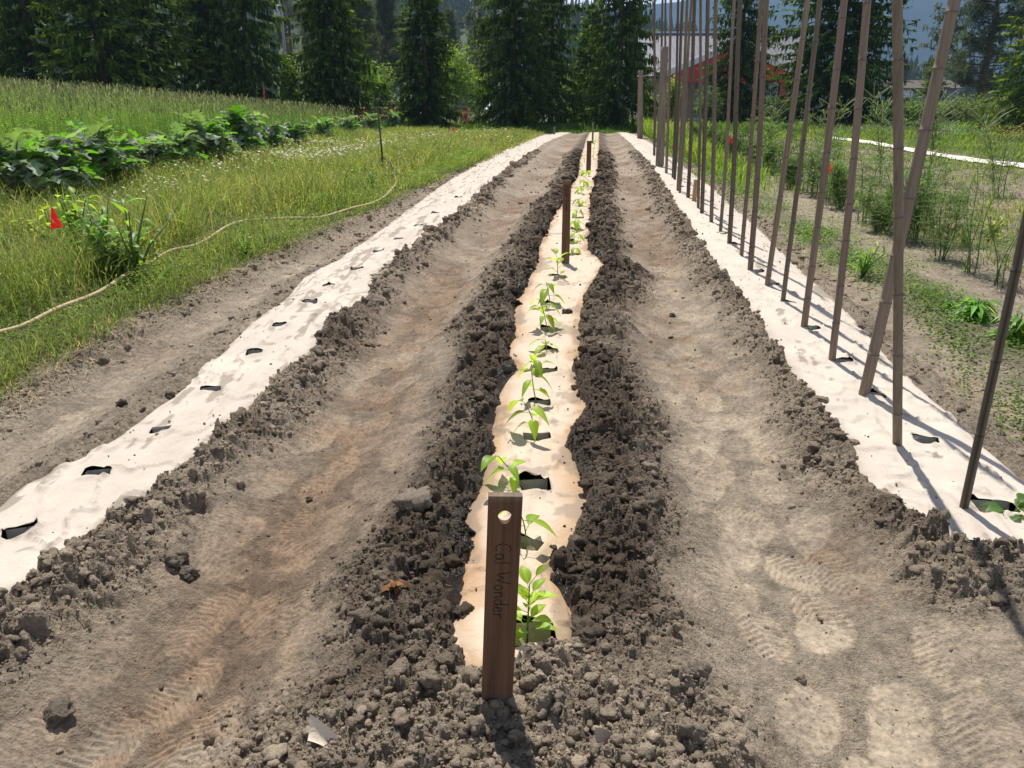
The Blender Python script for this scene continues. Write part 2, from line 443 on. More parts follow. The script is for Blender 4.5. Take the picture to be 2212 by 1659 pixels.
def mat_attr(name, rough=.9, spec=.2, trans=0.0, island=.0, bump=None, tint=(1, 1, 1), noise=None, metallic=0):
    """colour from the mesh's own colour attribute, varied per leaf, grain and bump"""
    m, nt, out = nmat(name)
    at = N(nt, 'ShaderNodeAttribute', attribute_name='col')
    col = at.outputs['Color']
    if island:
        gi = N(nt, 'ShaderNodeNewGeometry')
        mr = N(nt, 'ShaderNodeMapRange'); mr.inputs[3].default_value = 1 - island; mr.inputs[4].default_value = 1 + island
        nt.links.new(gi.outputs['Random Per Island'], mr.inputs[0])
        mx = N(nt, 'ShaderNodeVectorMath', operation='SCALE')
        nt.links.new(col, mx.inputs[0]); nt.links.new(mr.outputs[0], mx.inputs['Scale'])
        col = mx.outputs[0]
    tc = N(nt, 'ShaderNodeTexCoord')
    if noise:
        mp = N(nt, 'ShaderNodeMapping'); mp.inputs['Scale'].default_value = noise[0]
        nz = N(nt, 'ShaderNodeTexNoise', Scale=1.0, Detail=6.0, Roughness=.65)
        nt.links.new(tc.outputs['Object'], mp.inputs[0]); nt.links.new(mp.outputs[0], nz.inputs['Vector'])
        mr = N(nt, 'ShaderNodeMapRange'); mr.inputs[1].default_value = .25; mr.inputs[2].default_value = .75
        mr.inputs[3].default_value = 1 - noise[1]; mr.inputs[4].default_value = 1 + noise[1]
        nt.links.new(nz.outputs['Fac'], mr.inputs[0])
        mx = N(nt, 'ShaderNodeVectorMath', operation='SCALE')
        nt.links.new(col, mx.inputs[0]); nt.links.new(mr.outputs[0], mx.inputs['Scale'])
        col = mx.outputs[0]
    p = N(nt, 'ShaderNodeBsdfPrincipled', Roughness=rough)
    p.inputs['Specular IOR Level'].default_value = spec
    p.inputs['Metallic'].default_value = metallic
    nt.links.new(col, p.inputs['Base Color'])
    if bump:
        mp = N(nt, 'ShaderNodeMapping'); mp.inputs['Scale'].default_value = bump[0]
        nz = N(nt, 'ShaderNodeTexNoise', Scale=1.0, Detail=5.0, Roughness=.65)
        bp = N(nt, 'ShaderNodeBump', Strength=bump[1], Distance=bump[2])
        nt.links.new(tc.outputs['Object'], mp.inputs[0]); nt.links.new(mp.outputs[0], nz.inputs['Vector'])
        nt.links.new(nz.outputs['Fac'], bp.inputs['Height']); nt.links.new(bp.outputs[0], p.inputs['Normal'])
    sh = p.outputs[0]
    if trans:
        tl = N(nt, 'ShaderNodeBsdfTranslucent')
        tm = N(nt, 'ShaderNodeVectorMath', operation='MULTIPLY'); tm.inputs[1].default_value = tint
        nt.links.new(col, tm.inputs[0]); nt.links.new(tm.outputs[0], tl.inputs['Color'])
        ms = N(nt, 'ShaderNodeMixShader'); ms.inputs[0].default_value = trans
        nt.links.new(p.outputs[0], ms.inputs[1]); nt.links.new(tl.outputs[0], ms.inputs[2])
        sh = ms.outputs[0]
    nt.links.new(sh, out.inputs['Surface'])
    return m

M = {}
M['leaf'] = mat_attr('thin_green_leaf', rough=.45, spec=.4, trans=.5, island=.25, tint=(2.3, 2.05, .8))
M['grass'] = mat_attr('grass_blade', rough=.7, spec=.10, trans=.42, island=.35, tint=(1.75, 1.75, .8))
M['artichoke'] = mat_attr('silver_green_leaf', rough=.6, spec=.3, trans=.33, island=.12, tint=(1.5, 2.1, .35), noise=((14, 14, 14), .18))
M['needle'] = mat_attr('spruce_needles', rough=.95, spec=.03, trans=.32, island=.5, tint=(1.9, 1.9, .7))
M['petal'] = mat_attr('flower_petal', rough=.7, spec=.1, trans=.3, island=.12)
M['stem'] = mat_attr('green_stem', rough=.55, spec=.3, trans=0, noise=((40, 40, 40), .15))
M['bark'] = mat_attr('rough_bark', rough=.95, spec=.1, noise=((9, 9, 2.5), .45), bump=((14, 14, 3), .8, .05))
M['rye'] = mat_attr('rye_blade', rough=.7, spec=.08, trans=.4, island=.35, tint=(1.5, 1.65, .8))
M['straw'] = mat_attr('dry_straw', rough=.8, spec=.2, trans=.12, island=.35)
M['clod'] = mat_attr('crumbly_soil', rough=.97, spec=.08, island=.16, noise=((60, 60, 60), .35), bump=((150, 150, 150), 1.0, .012))
M['wood'] = mat_attr('stained_board', rough=.75, spec=.2, noise=((70, 30, 2.5), .45), bump=((180, 60, 6), .5, .002))
M['grey_wood'] = mat_attr('weathered_post', rough=.9, spec=.15, noise=((40, 40, 2.0), .5), bump=((70, 70, 4), .8, .008))
M['bamboo'] = mat_attr('weathered_bamboo', rough=.55, spec=.3, noise=((60, 60, 1.6), .38), bump=((130, 130, 5), .35, .002))
M['rubber'] = mat_attr('tan_rubber', rough=.6, spec=.3, noise=((30, 30, 30), .2))
M['metal'] = mat_attr('dark_metal', rough=.45, spec=.5, noise=((30, 30, 30), .3), metallic=.3)
M['paint'] = mat_attr('painted_metal', rough=.4, spec=.4, noise=((.7, .7, 2.0), .07))
M['flag'] = mat_attr('vinyl_flag', rough=.45, spec=.4, trans=.45, tint=(1.3, 1, 1), noise=((20, 20, 20), .12))
M['ink'] = mat_attr('black_marker', rough=.6, spec=.2)
M['glass'] = mat_attr('window_glass', rough=.06, spec=.9)
M['stone'] = mat_attr('small_stone', rough=.9, spec=.15, noise=((40, 40, 40), .3))
M['hill'] = mat_attr('wooded_hill', rough=1, spec=0, noise=((.03, .03, .03), .35))

def soil_mat():
    m, nt, out = nmat('garden_soil')
    at = N(nt, 'ShaderNodeAttribute', attribute_name='col')
    wt = N(nt, 'ShaderNodeAttribute', attribute_name='wet')
    tc = N(nt, 'ShaderNodeTexCoord')
    n1 = N(nt, 'ShaderNodeTexNoise', Scale=55.0, Detail=8.0, Roughness=.7)
    n2 = N(nt, 'ShaderNodeTexNoise', Scale=260.0, Detail=4.0, Roughness=.7)
    vo = N(nt, 'ShaderNodeTexVoronoi', Scale=120.0)
    for n in (n1, n2, vo): nt.links.new(tc.outputs['Object'], n.inputs['Vector'])
    mr = N(nt, 'ShaderNodeMapRange'); mr.inputs[1].default_value = .3; mr.inputs[2].default_value = .7; mr.inputs[3].default_value = .55; mr.inputs[4].default_value = 1.45
    nt.links.new(n1.outputs['Fac'], mr.inputs[0])
    sc = N(nt, 'ShaderNodeVectorMath', operation='SCALE')
    nt.links.new(at.outputs['Color'], sc.inputs[0]); nt.links.new(mr.outputs[0], sc.inputs['Scale'])
    p = N(nt, 'ShaderNodeBsdfPrincipled'); p.inputs['Specular IOR Level'].default_value = .35
    nt.links.new(sc.outputs[0], p.inputs['Base Color'])
    rr = N(nt, 'ShaderNodeMapRange'); rr.inputs[3].default_value = .97; rr.inputs[4].default_value = .16
    nt.links.new(wt.outputs['Fac'], rr.inputs[0]); nt.links.new(rr.outputs[0], p.inputs['Roughness'])
    ad = N(nt, 'ShaderNodeMath', operation='ADD'); ad2 = N(nt, 'ShaderNodeMath', operation='MULTIPLY_ADD')
    nt.links.new(n1.outputs['Fac'], ad.inputs[0]); nt.links.new(n2.outputs['Fac'], ad.inputs[1])
    nt.links.new(vo.outputs['Distance'], ad2.inputs[0]); ad2.inputs[1].default_value = -.7; nt.links.new(ad.outputs[0], ad2.inputs[2])
    bp = N(nt, 'ShaderNodeBump', Strength=1.0, Distance=.009)
    pk = N(nt, 'ShaderNodeAttribute', attribute_name='packed')
    ps = N(nt, 'ShaderNodeMapRange'); ps.inputs[3].default_value = 1.0; ps.inputs[4].default_value = .35
    nt.links.new(pk.outputs['Fac'], ps.inputs[0]); nt.links.new(ps.outputs[0], bp.inputs['Strength'])
    nt.links.new(ad2.outputs[0], bp.inputs['Height']); nt.links.new(bp.outputs[0], p.inputs['Normal'])
    nt.links.new(p.outputs[0], out.inputs['Surface'])
    return m

def paper_mat():
    m, nt, out = nmat('mulch_paper')
    at = N(nt, 'ShaderNodeAttribute', attribute_name='col')
    tc = N(nt, 'ShaderNodeTexCoord')
    n1 = N(nt, 'ShaderNodeTexNoise', Scale=6.0, Detail=5.0, Roughness=.6)
    n2 = N(nt, 'ShaderNodeTexNoise', Scale=170.0, Detail=3.0, Roughness=.6)
    sp = N(nt, 'ShaderNodeTexNoise', Scale=230.0, Detail=2.0, Roughness=.5)
    mk = N(nt, 'ShaderNodeTexNoise', Scale=4.5, Detail=4.0, Roughness=.6)
    for n in (n1, n2, sp, mk): nt.links.new(tc.outputs['Object'], n.inputs['Vector'])
    mr = N(nt, 'ShaderNodeMapRange'); mr.inputs[1].default_value = .3; mr.inputs[2].default_value = .7; mr.inputs[3].default_value = .93; mr.inputs[4].default_value = 1.05
    nt.links.new(n1.outputs['Fac'], mr.inputs[0])
    sc = N(nt, 'ShaderNodeVectorMath', operation='SCALE')
    nt.links.new(at.outputs['Color'], sc.inputs[0]); nt.links.new(mr.outputs[0], sc.inputs['Scale'])
    r1 = N(nt, 'ShaderNodeMapRange'); r1.inputs[1].default_value = .66; r1.inputs[2].default_value = .70
    r2 = N(nt, 'ShaderNodeMapRange'); r2.inputs[1].default_value = .5; r2.inputs[2].default_value = .68
    nt.links.new(sp.outputs['Fac'], r1.inputs[0]); nt.links.new(mk.outputs['Fac'], r2.inputs[0])
    mu = N(nt, 'ShaderNodeMath', operation='MULTIPLY')
    nt.links.new(r1.outputs[0], mu.inputs[0]); nt.links.new(r2.outputs[0], mu.inputs[1])
    mx = N(nt, 'ShaderNodeMix', data_type='RGBA'); mx.inputs[7].default_value = (.12, .09, .07, 1)
    nt.links.new(mu.outputs[0], mx.inputs[0]); nt.links.new(sc.outputs[0], mx.inputs[6])
    p = N(nt, 'ShaderNodeBsdfPrincipled', Roughness=.8); p.inputs['Specular IOR Level'].default_value = .25
    nt.links.new(mx.outputs[2], p.inputs['Base Color'])
    bp = N(nt, 'ShaderNodeBump', Strength=.8, Distance=.010)
    n3 = N(nt, 'ShaderNodeTexNoise', Scale=17.0, Detail=6.0, Roughness=.55, Distortion=1.2)
    nt.links.new(tc.outputs['Object'], n3.inputs['Vector'])
    sb = N(nt, 'ShaderNodeMath', operation='SUBTRACT'); sb.inputs[1].default_value = .5
    ab = N(nt, 'ShaderNodeMath', operation='ABSOLUTE')
    ma = N(nt, 'ShaderNodeMath', operation='MULTIPLY_ADD'); ma.inputs[1].default_value = .12
    nt.links.new(n3.outputs['Fac'], sb.inputs[0]); nt.links.new(sb.outputs[0], ab.inputs[0])
    nt.links.new(n2.outputs['Fac'], ma.inputs[0]); nt.links.new(ab.outputs[0], ma.inputs[2])
    nt.links.new(ma.outputs[0], bp.inputs['Height']); nt.links.new(bp.outputs[0], p.inputs['Normal'])
    nt.links.new(p.outputs[0], out.inputs['Surface'])
    return m
M['soil'] = soil_mat()
M['paper'] = paper_mat()

# ------------------------------------------------------------------ ground: one sheet, fine where the beds are, out to the horizon
def make_ground():
    rows = [-60., -25., -12., -6., -3., -1.5, -.6, 0., .35, .6, .75]
    y = .85
    while y < 54:
        rows.append(y); y += (y + .75) * .0020
    while y < 9000:
        rows.append(y); y *= 1.12
    rows = np.array(rows)
    t = np.concatenate([-np.geomspace(.82, 60, 42)[::-1], np.arange(-.815, .8151, .0021), np.geomspace(.82, 60, 42)])
    Yg, Tg = np.meshgrid(rows, t, indexing='ij')
    Xg = np.where(Yg > 0, (np.maximum(Yg, 0) + .75), .75 - Yg * .2) * Tg + rowx(Yg) * (np.abs(Tg) < 5)
    x, y = Xg.ravel(), Yg.ravel()
    z, sh, out, fur, d, dC, u = soil_fields(x, y)
    packed = soil_fields.packed
    dry_c, wet = soil_colour(x, y, sh, out, fur, dC, u, soil_fields.tone)
    n = fbm(x * .9, y * .9, 200, 4); n2 = fbm(x * 6, y * 6, 201, 3)
    def blend(c, mask, col, var=.5):
        cc = np.array(col) * (1 + var * n2[:, None] + .4 * n[:, None])
        return c * (1 - mask[:, None]) + cc * mask[:, None]
    c = dry_c
    left = sstep(2.98, 3.22, -u + .25 * n + .12 * n2)
    c = blend(c, left, (.095, .105, .036))
    r1 = sstep(2.72, 2.95, u + .3 * n) * (1 - sstep(3.15, 3.35, u + .4 * n))
    c = blend(c, r1 * .55, (.085, .085, .035))
    field = sstep(4.1, 4.6, u + .5 * n)
    c = blend(c, field, (.25, .20, .14))
    # grassy ground beyond the straw field and round it
    lx, ly = WHITE_A[:2]; mx, my = WHITE_B[:2]
    side = (x - lx) * (my - ly) - (y - ly) * (mx - lx)
    beyond = sstep(-6, 2, -side / math.hypot(mx - lx, my - ly) * -1 - 1.2 + 1.0 * n)
    gr = np.clip(field * (1 - beyond), 0, 1)
    c = blend(c, gr, (.085, .10, .032))
    c = blend(c, sstep(51.6, 52.6, y + .5 * n), (.060, .075, .026))
    c = np.clip(c, .01, .6)
    nr, nc = Yg.shape
    i = np.arange(nr - 1)[:, None] * nc + np.arange(nc - 1)[None]
    F4 = np.stack([i, i + 1, i + nc + 1, i + nc], -1).reshape(-1, 4)
    g = Geo().add(np.stack([x, y, z], 1), None, F4, c)
    o = g.obj('ground', M['soil'])
    a = o.data.attributes.new('wet', 'FLOAT', 'POINT'); a.data.foreach_set('value', wet.astype(np.float32))
    a = o.data.attributes.new('packed', 'FLOAT', 'POINT'); a.data.foreach_set('value', packed.astype(np.float32))
    tag(o, kind='structure')
    return o
WHITE_A, WHITE_B = spot(1800, 300), spot(2260, 372)
make_ground()

# ------------------------------------------------------------------ paper mulch strips
def make_strip(k, label):
    y0, y1 = END[k]
    y0 = max(y0, .9) - .10
    ys = [y0]
    while ys[-1] < y1 + .1: ys.append(ys[-1] + max(.009, (ys[-1]) * .0046))
    ys = np.array(ys)
    v = np.linspace(-1, 1, 72)
    Yg, Vg = np.meshgrid(ys, v, indexing='ij')
    l, r = edge_uv(k, Yg)
    l, r = l - .10, r + .10
    U = (l + r) / 2 + Vg * (r - l) / 2
    x = (rowx(Yg) + U).ravel(); y = Yg.ravel(); u = U.ravel()
    gone = np.zeros(len(x), bool)
    lift = np.zeros(len(x)); tilt = np.zeros(len(x))
    mine = [h for h in HOLES if h[0] == k]
    for _, hx, hy, wa, la, tw in mine:
        dx, dy = x - hx, y - hy
        near = (np.abs(dx) < wa * 3) & (np.abs(dy) < la * 3)
        a = (dx * math.cos(tw) + dy * math.sin(tw)) / wa; b = (-dx * math.sin(tw) + dy * math.cos(tw)) / la
        b = b / (1 - .22 * np.clip(a, -1.5, 1.5))                # slits open wider at one end
        mm = np.maximum(np.abs(a), np.abs(b)) + 1e-9
        push = near & (mm > .62) & (mm < 1.0)
        s = np.where(push, 1 / mm, 1)
        a2, b2 = a * s, b * s * (1 - .22 * np.clip(a * s, -1.5, 1.5))
        x = np.where(push, hx + a2 * wa * math.cos(tw) - b2 * la * math.sin(tw), x)
        y = np.where(push, hy + a2 * wa * math.sin(tw) + b2 * la * math.cos(tw), y)
        gone |= near & (mm <= .62)
        lift += np.where(near, .016 * np.exp(-((np.minimum(mm, 9) - 1) / .55) ** 2) * (.5 + .5 * np.sin(a * 2 + hy * 7)), 0)
    z = base_h(x, y)
    wrk = fbm(x * 3.2, y * 2.2, 300, 3) * .024 + .012 * np.abs(fbm(x * 10, y * 2.6 + x * 3, 304, 3)) + fbm(x * 13, y * 4, 301, 3) * .006 + .010 * np.abs(fbm(x * 7 + 2 * y, y * 4, 302, 3)) + .007 * np.abs(fbm(x * 19 - 4 * y, y * 12, 303, 3))
    folds = np.abs(fbm(x * 5 + y * 2.2, y * 3.2 - x * 2, 305, 3)); wrk = wrk + .017 * np.exp(-(folds / .03) ** 2)
    dd = strip_dist(k, u, y)
    z = z + .006 + wrk + lift - .05 * sstep(.0, .10, dd)
    # paper colour, water stains along the rim, soil washed into the folds
    n1 = fbm(x * 4, y * 4, 310, 4); n2 = fbm(x * 14, y * 14, 311, 3)
    base = np.array([.61, .49, .375]) if k == 'C' else np.array([.585, .505, .42])
    c = np.tile(base, (len(x), 1)) * (1 + .10 * n1[:, None])
    rim = np.exp(-(np.clip(-dd, 0, 9) / (.035 if k == 'C' else .02)) ** 1.3)
    if k == 'C':
        st = np.clip(rim * (.9 + 2.0 * n1) * 1.0, 0, 1)
        c = c * (1 - st[:, None]) + np.array([.42, .265, .145]) * st[:, None]
        soak = np.clip(sstep(.06, .16, fbm(x * 5 + 3, y * 3, 320, 3)) * np.exp(-(np.clip(-dd, 0, 9) / .09) ** 2), 0, 1) * .8
        c = c * (1 - soak[:, None]) + np.array([.47, .31, .185]) * soak[:, None]
        dirt = sstep(.20, .30, n1 + n2 * .5 + .2 * rim) * .6
    else:
        st = np.clip(rim * (.4 + 1.2 * n2), 0, 1) * .6
        c = c * (1 - st[:, None]) + np.array([.38, .33, .27]) * st[:, None]
        al = fbm(u * 13 + .8 * y, y * 1.5, 330, 4) if k == 'L' else fbm((u - .1 * y) * 6, y * 1.1, 331, 4)
        dirt = sstep(.22, .26, al + .3 * n2 - (.08 if k == 'R' else .0)) * .75
        dirt = np.maximum(dirt, np.clip(1.3 * np.exp(-(folds / .010) ** 2) * sstep(.0, .1, n1), 0, .7) * (1 if k == 'L' else .5))
        tr = np.exp(-(fbm(u * 6, y * 1.5, 340, 3) / .028) ** 2) * sstep(-.02, .12, fbm(x * 1.6, y * 1.3, 341, 3) + .5 * n2)
        dirt = np.maximum(dirt, tr * (.75 if k == 'L' else .3))
        dust = sstep(-.10, .25, fbm(u * 5, y * 1.2, 335, 4)) * .12; dirt = np.maximum(dirt, dust * (1 if k == 'L' else .45))
    c = c * (1 - dirt[:, None]) + np.array([.25, .20, .155]) * dirt[:, None]
    nr, nc = Yg.shape
    i = (np.arange(nr - 1)[:, None] * nc + np.arange(nc - 1)[None])
    F = np.stack([i, i + 1, i + nc + 1, i + nc], -1).reshape(-1, 4)
    F = F[~gone[F].any(1)]
    g = Geo().add(np.stack([x, y, z], 1), None, F, c)
    # the flaps folded down into the slits
    for _, hx, hy, wa, la, tw in mine:
        zz = float(base_h(np.array([hx]), np.array([hy]))[0]) + .012
        m = 9
        a = np.linspace(-.97, .97, m)
        rowsV = []
        for j, tt in enumerate(np.linspace(0, 1, 5)):
            bb = 1.02 - .55 * tt - .15 * tt * tt
            sag = -.065 * tt + .012 * np.sin(a * 3 + hy * 5) * tt
            px = hx + a * wa * (1 - .12 * tt) * math.cos(tw) - bb * la * math.sin(tw)
            py = hy + a * wa * (1 - .12 * tt) * math.sin(tw) + bb * la * math.cos(tw)
            rowsV.append(np.stack([px, py, zz + sag + (0 * a)], 1))
        V = np.concatenate(rowsV)
        ii = (np.arange(4)[:, None] * m + np.arange(m - 1)[None])
        g.add(V, None, np.stack([ii, ii + 1, ii + m + 1, ii + m], -1).reshape(-1, 4), base * .92)
    o = g.obj('paper_mulch_strip', M['paper'])
    tag(o, label, 'mulch paper')
    return o
make_strip('C', 'narrow damp tan paper mulch strip planted with pepper seedlings, between two dark soil banks')
make_strip('L', 'pale paper mulch strip without poles, its slits nearly empty, nearest the hose and weeds')
make_strip('R', 'pale paper mulch strip crossed by the thin shadows of the bamboo poles')

def far_strip():
    P = np.array([spot(*q) for q in [(1800, 300), (1850, 306), (1900, 313), (2000, 333), (2060, 343), (2120, 351), (2212, 362), (2290, 372)]])
    t = np.linspace(0, 1, 60)
    s = np.linspace(0, 1, len(P))
    C = np.stack([np.interp(t, s, P[:, i]) for i in range(3)], 1)
    T = unit(np.gradient(C, axis=0)); S = np.cross(T, [0, 0, 1.0])
    g = Geo(); m = 7
    a = np.linspace(-1, 1, m)
    w = .34 + .22 * fbm(t * 9, t * 0, 5, 3)
    V = C[:, None] + S[:, None] * (a[None, :, None] * w[:, None, None])
    V[..., 2] += .10 - .06 * a[None] ** 2 + .05 * fbm(V[..., 0] * 2, V[..., 1] * 2, 9, 3)
    i = np.arange(59)[:, None] * m + np.arange(m - 1)[None]
    g.add(V.reshape(-1, 3), None, np.stack([i, i + 1, i + m + 1, i + m], -1).reshape(-1, 4), (.8, .74, .64))
    tag(g.obj('paper_mulch_strip', M['paper']), 'far white paper mulch strip running slantwise across the straw field at right', 'mulch paper')
far_strip()

# ------------------------------------------------------------------ clods
def ico(sub):
    import bmesh
    bm = bmesh.new(); bmesh.ops.create_icosphere(bm, subdivisions=sub, radius=1.0)
    V = np.array([v.co[:] for v in bm.verts]); F = np.array([[v.index for v in f.verts] for f in bm.faces]); bm.free()
    return V, F

def lump(V, seed, amp=.35):
    q = V * 1.7 + seed * 3.1
    n = fbm(q[:, 0] + q[:, 2] * .6, q[:, 1] - q[:, 2] * .8, int(seed * 17) % 97, 4)
    q2 = V * 4.5 + seed
    n2 = fbm(q2[:, 0] + q2[:, 2] * .7, q2[:, 1] + q2[:, 2] * .5, 5 + int(seed * 29) % 97, 4)
    # broken faces: cut the ball with a few random planes before roughening it
    rg = np.random.default_rng(int(seed * 1000))
    f = np.ones(len(V))
    for _ in range(9):
        d = unit(rg.normal(0, 1, 3)); c = V @ d
        f = np.minimum(f, np.where(c > .05, rg.uniform(.55, .95) / np.maximum(c, .05), 9))
    return V * (f * (1 + amp * 1.3 * n + amp * 1.1 * n2))[:, None]

def scatter_clods():
    n = 420000
    y = 1.2 + 27 * RNG.random(n) ** 2.5
    u = (RNG.random(n) - .5) * 6.4
    x = rowx(y) + u
    z, sh, out, fur, d, dC, uu = soil_fields(x, y)
    keep = (RNG.random(n) < (.035 + .965 * sh ** 1.5) * np.clip(out + .06, 0, 1)) & (d > -.05) & (RNG.random(n) < np.where(d > .01, 1, .12)) | (RNG.random(n) < .006) & (d < -.01)
    keep &= (u > -3.2) & (u < 3.0) & (np.abs(x) < .85 * (y + .6))
    x, y, z, sh, out, fur, d, dC, uu = (q[keep] for q in (x, y, z, sh, out, fur, d, dC, uu))
    r = .0030 * (RNG.random(len(x)) + .004) ** -.42 * (.75 + .5 * sh)
    r = np.clip(r, .0025, .034); r = np.where(d < .01, np.minimum(r, .007), r); z = np.where(d < .01, np.maximum(z, base_h(x, y) + .012), z)
    r *= np.clip(.7 + y * .09, .8, 2.5)
    c, wt_ = soil_colour(x, y, sh, out, fur, dC, uu)
    for p, ra, rb in WETS: r = np.where(((x - p[0]) / ra) ** 2 + ((y - p[1]) / rb) ** 2 < .9, .0022, r)
    c = c * (1 + .5 * (RNG.random((len(x), 1)) - .5))
    g = Geo()
    for sub, lo, hi, nv in ((1, 0, .0085, 8), (2, .0085, .018, 14), (3, .018, 9, 18)):
        sel = np.where((r >= lo) & (r < hi))[0]
        V0, F0 = ico(sub)
        var = [lump(V0, 1.3 + 2.7 * s, .55 if sub > 1 else .4) for s in range(nv)]
        for s in range(nv):
            ids = sel[s::nv]
            if not len(ids): continue
            a = RNG.random(len(ids)) * 6.283
            sx, sy, sz = (.65 + .75 * RNG.random((3, len(ids))))
            Vv = var[s][None] * np.stack([sx, sy, sz * .8], 1)[:, None] * r[ids][:, None, None]
            ca, sa = np.cos(a)[:, None], np.sin(a)[:, None]
            P = np.stack([Vv[..., 0] * ca - Vv[..., 1] * sa + x[ids][:, None], Vv[..., 0] * sa + Vv[..., 1] * ca + y[ids][:, None],
                          Vv[..., 2] + (z[ids] + r[ids] * .16)[:, None]], -1)
            F = (F0[None] + (np.arange(len(ids)) * len(V0))[:, None, None]).reshape(-1, 3)
            g.add(P.reshape(-1, 3), F, None, np.repeat(c[ids], len(V0), 0))
    tag(g.obj('soil_crumbs', M['clod']), kind='stuff')
scatter_clods()

V4, F4i = ico(4)
def big_clod(px, py, rpx, label, dark=0.0, flat=.75, seed=1.0, grp=None):
    p = spot(px, py)
    d = math.sqrt(p[0] ** 2 + p[1] ** 2 + (CAM_Z - p[2]) ** 2)
    r = rpx * d / FPX * .95
    V = lump(V4, seed, .52) * np.array([1, .95, flat]) * r
    hgt = float(ground_h(p[0], p[1])[0])
    hgt = max(hgt, float(base_h(np.array([p[0]]), np.array([p[1]]))[0]))
    c = np.array([.25, .205, .16]) * (1 - dark) + np.array([.06, .045, .033]) * dark
    o = Geo().add(V, F4i, None, c).obj('soil_clod', M['clod'])
    o.location = (p[0], p[1], hgt + r * flat * .30)
    o.rotation_euler = (0, 0, seed)
    tag(o, label, 'clod', 'larger clods of soil')
for a in [(1225, 678, 12, 'small dark clod lying alone on the tan centre paper, beyond the pepper seedlings', .95, .9, 2.2),
          (1172, 1412, 17, 'dark damp clod on the near end of the centre paper, beside the front stake', .95, .95, 3.1),
          (893, 1108, 42, 'largest pale rounded clod on the bank left of the lettered front stake', .1, .7, 4.4),
          (1770, 872, 17, 'knobbly pale clod at the edge of the pole-shadowed paper', .05, .85, 5.2),
          (378, 1212, 26, 'cracked clod half way down the bank beside the near left paper', .35, .75, 6.6),
          (404, 1240, 22, 'flat broken clod at the foot of the left bank, by the brown furrow', .35, .6, 7.7),
          (264, 884, 11, 'dark clod left of the pale left paper, nearest the hose', .85, .85, 8.1),
          (368, 860, 10, 'dark round clod touching the outer edge of the left paper', .85, .85, 9.4),
          (310, 893, 8, 'little dark clod between two others left of the left paper', .8, .8, 10.2),
          (1502, 1492, 30, 'pale clod on the right bank slope beside the trampled right furrow', .15, .7, 11.5),
          (1492, 1612, 30, 'pale clod near the bottom edge, right of the front stake', .1, .7, 12.3),
          (1272, 1372, 40, 'big dark damp clod just right of the bushy front seedling', .7, .7, 13.1),
          (1398, 1108, 36, 'dark clod on the crest of the bank right of the second seedling', .55, .65, 14.8),
          (668, 1080, 8, 'tiny lone clod lying in the brown left furrow', .7, .8, 15.9),
          (128, 1548, 30, 'clod in the bottom left corner at the furrow edge', .45, .7, 16.4),
          (470, 992, 13, 'clod on the bank crest right of the left paper', .3, .75, 17.3),
          (940, 1265, 30, 'dark wet clod beside the glinting puddle left of the front stake', .95, .65, 18.2),
          (1005, 1330, 26, 'dark lump at the near left corner of the centre paper', .85, .65, 19.5),
          (1735, 926, 11, 'small grey stone-like clod in the soil below the pole row', .1, .6, 20.1),
          (1452, 683, 8, 'dark clod alone in the far right furrow', .8, .8, 21.7)]:
    big_clod(*a)

def on_ground(x, y): return float(max(ground_h(x, y)[0], base_h(np.array([x]), np.array([y]))[0]))
ORD = ['first', 'second', 'third', 'fourth', 'fifth', 'sixth', 'seventh', 'eighth', 'ninth', 'tenth', 'eleventh', 'twelfth', 'thirteenth', 'fourteenth',
       'fifteenth', 'sixteenth', 'seventeenth', 'eighteenth', 'nineteenth', 'twentieth', 'twenty-first', 'twenty-second', 'twenty-third', 'twenty-fourth']

# ------------------------------------------------------------------ lettered name stakes
GLYPH = {   # strokes in a unit-high letter box, with advance width
    'C': (.75, [[(.62, .86), (.42, 1.0), (.18, .88), (.04, .55), (.1, .2), (.34, 0), (.62, .12)]]),
    'a': (.58, [[(.44, .5), (.22, .55), (.05, .35), (.08, .08), (.25, 0), (.4, .2), (.44, .52), (.45, .15), (.54, 0)]]),
    'l': (.34, [[(.14, 1.0), (.15, 0)]]),
    ' ': (.5, []),
    'W': (.95, [[(.02, 1.0), (.2, .02), (.44, .72), (.62, .02), (.9, 1.08)]]),
    'o': (.55, [[(.26, .55), (.07, .42), (.06, .12), (.25, 0), (.43, .14), (.43, .42), (.26, .55)]]),
    'n': (.56, [[(.06, .55), (.08, 0)], [(.08, .36), (.26, .55), (.41, .45), (.44, 0)]]),
    'd': (.6, [[(.44, .42), (.24, .55), (.06, .36), (.08, .1), (.26, 0), (.42, .16), (.46, 1.0)], [(.46, .3), (.5, 0)]]),
    'e': (.55, [[(.06, .3), (.42, .34), (.36, .52), (.2, .55), (.05, .34), (.1, .06), (.28, 0), (.46, .1)]]),
    'r': (.46, [[(.06, .55), (.09, 0)], [(.09, .34), (.22, .52), (.4, .5)]]),
    'I': (.4, [[(.02, 1), (.3, 1)], [(.16, 1), (.16, 0)], [(.02, 0), (.3, 0)]]),
    't': (.42, [[(.16, .9), (.16, .1), (.3, 0)], [(.0, .6), (.34, .6)]]),
    'i': (.26, [[(.1, .55), (.1, 0)], [(.1, .75), (.11, .8)]]),
    'S': (.62, [[(.48, .88), (.28, 1.0), (.08, .84), (.2, .56), (.44, .4), (.46, .12), (.22, 0), (.03, .12)]]),
    'w': (.72, [[(.04, .55), (.18, 0), (.32, .42), (.46, 0), (.64, .56)]]),
}
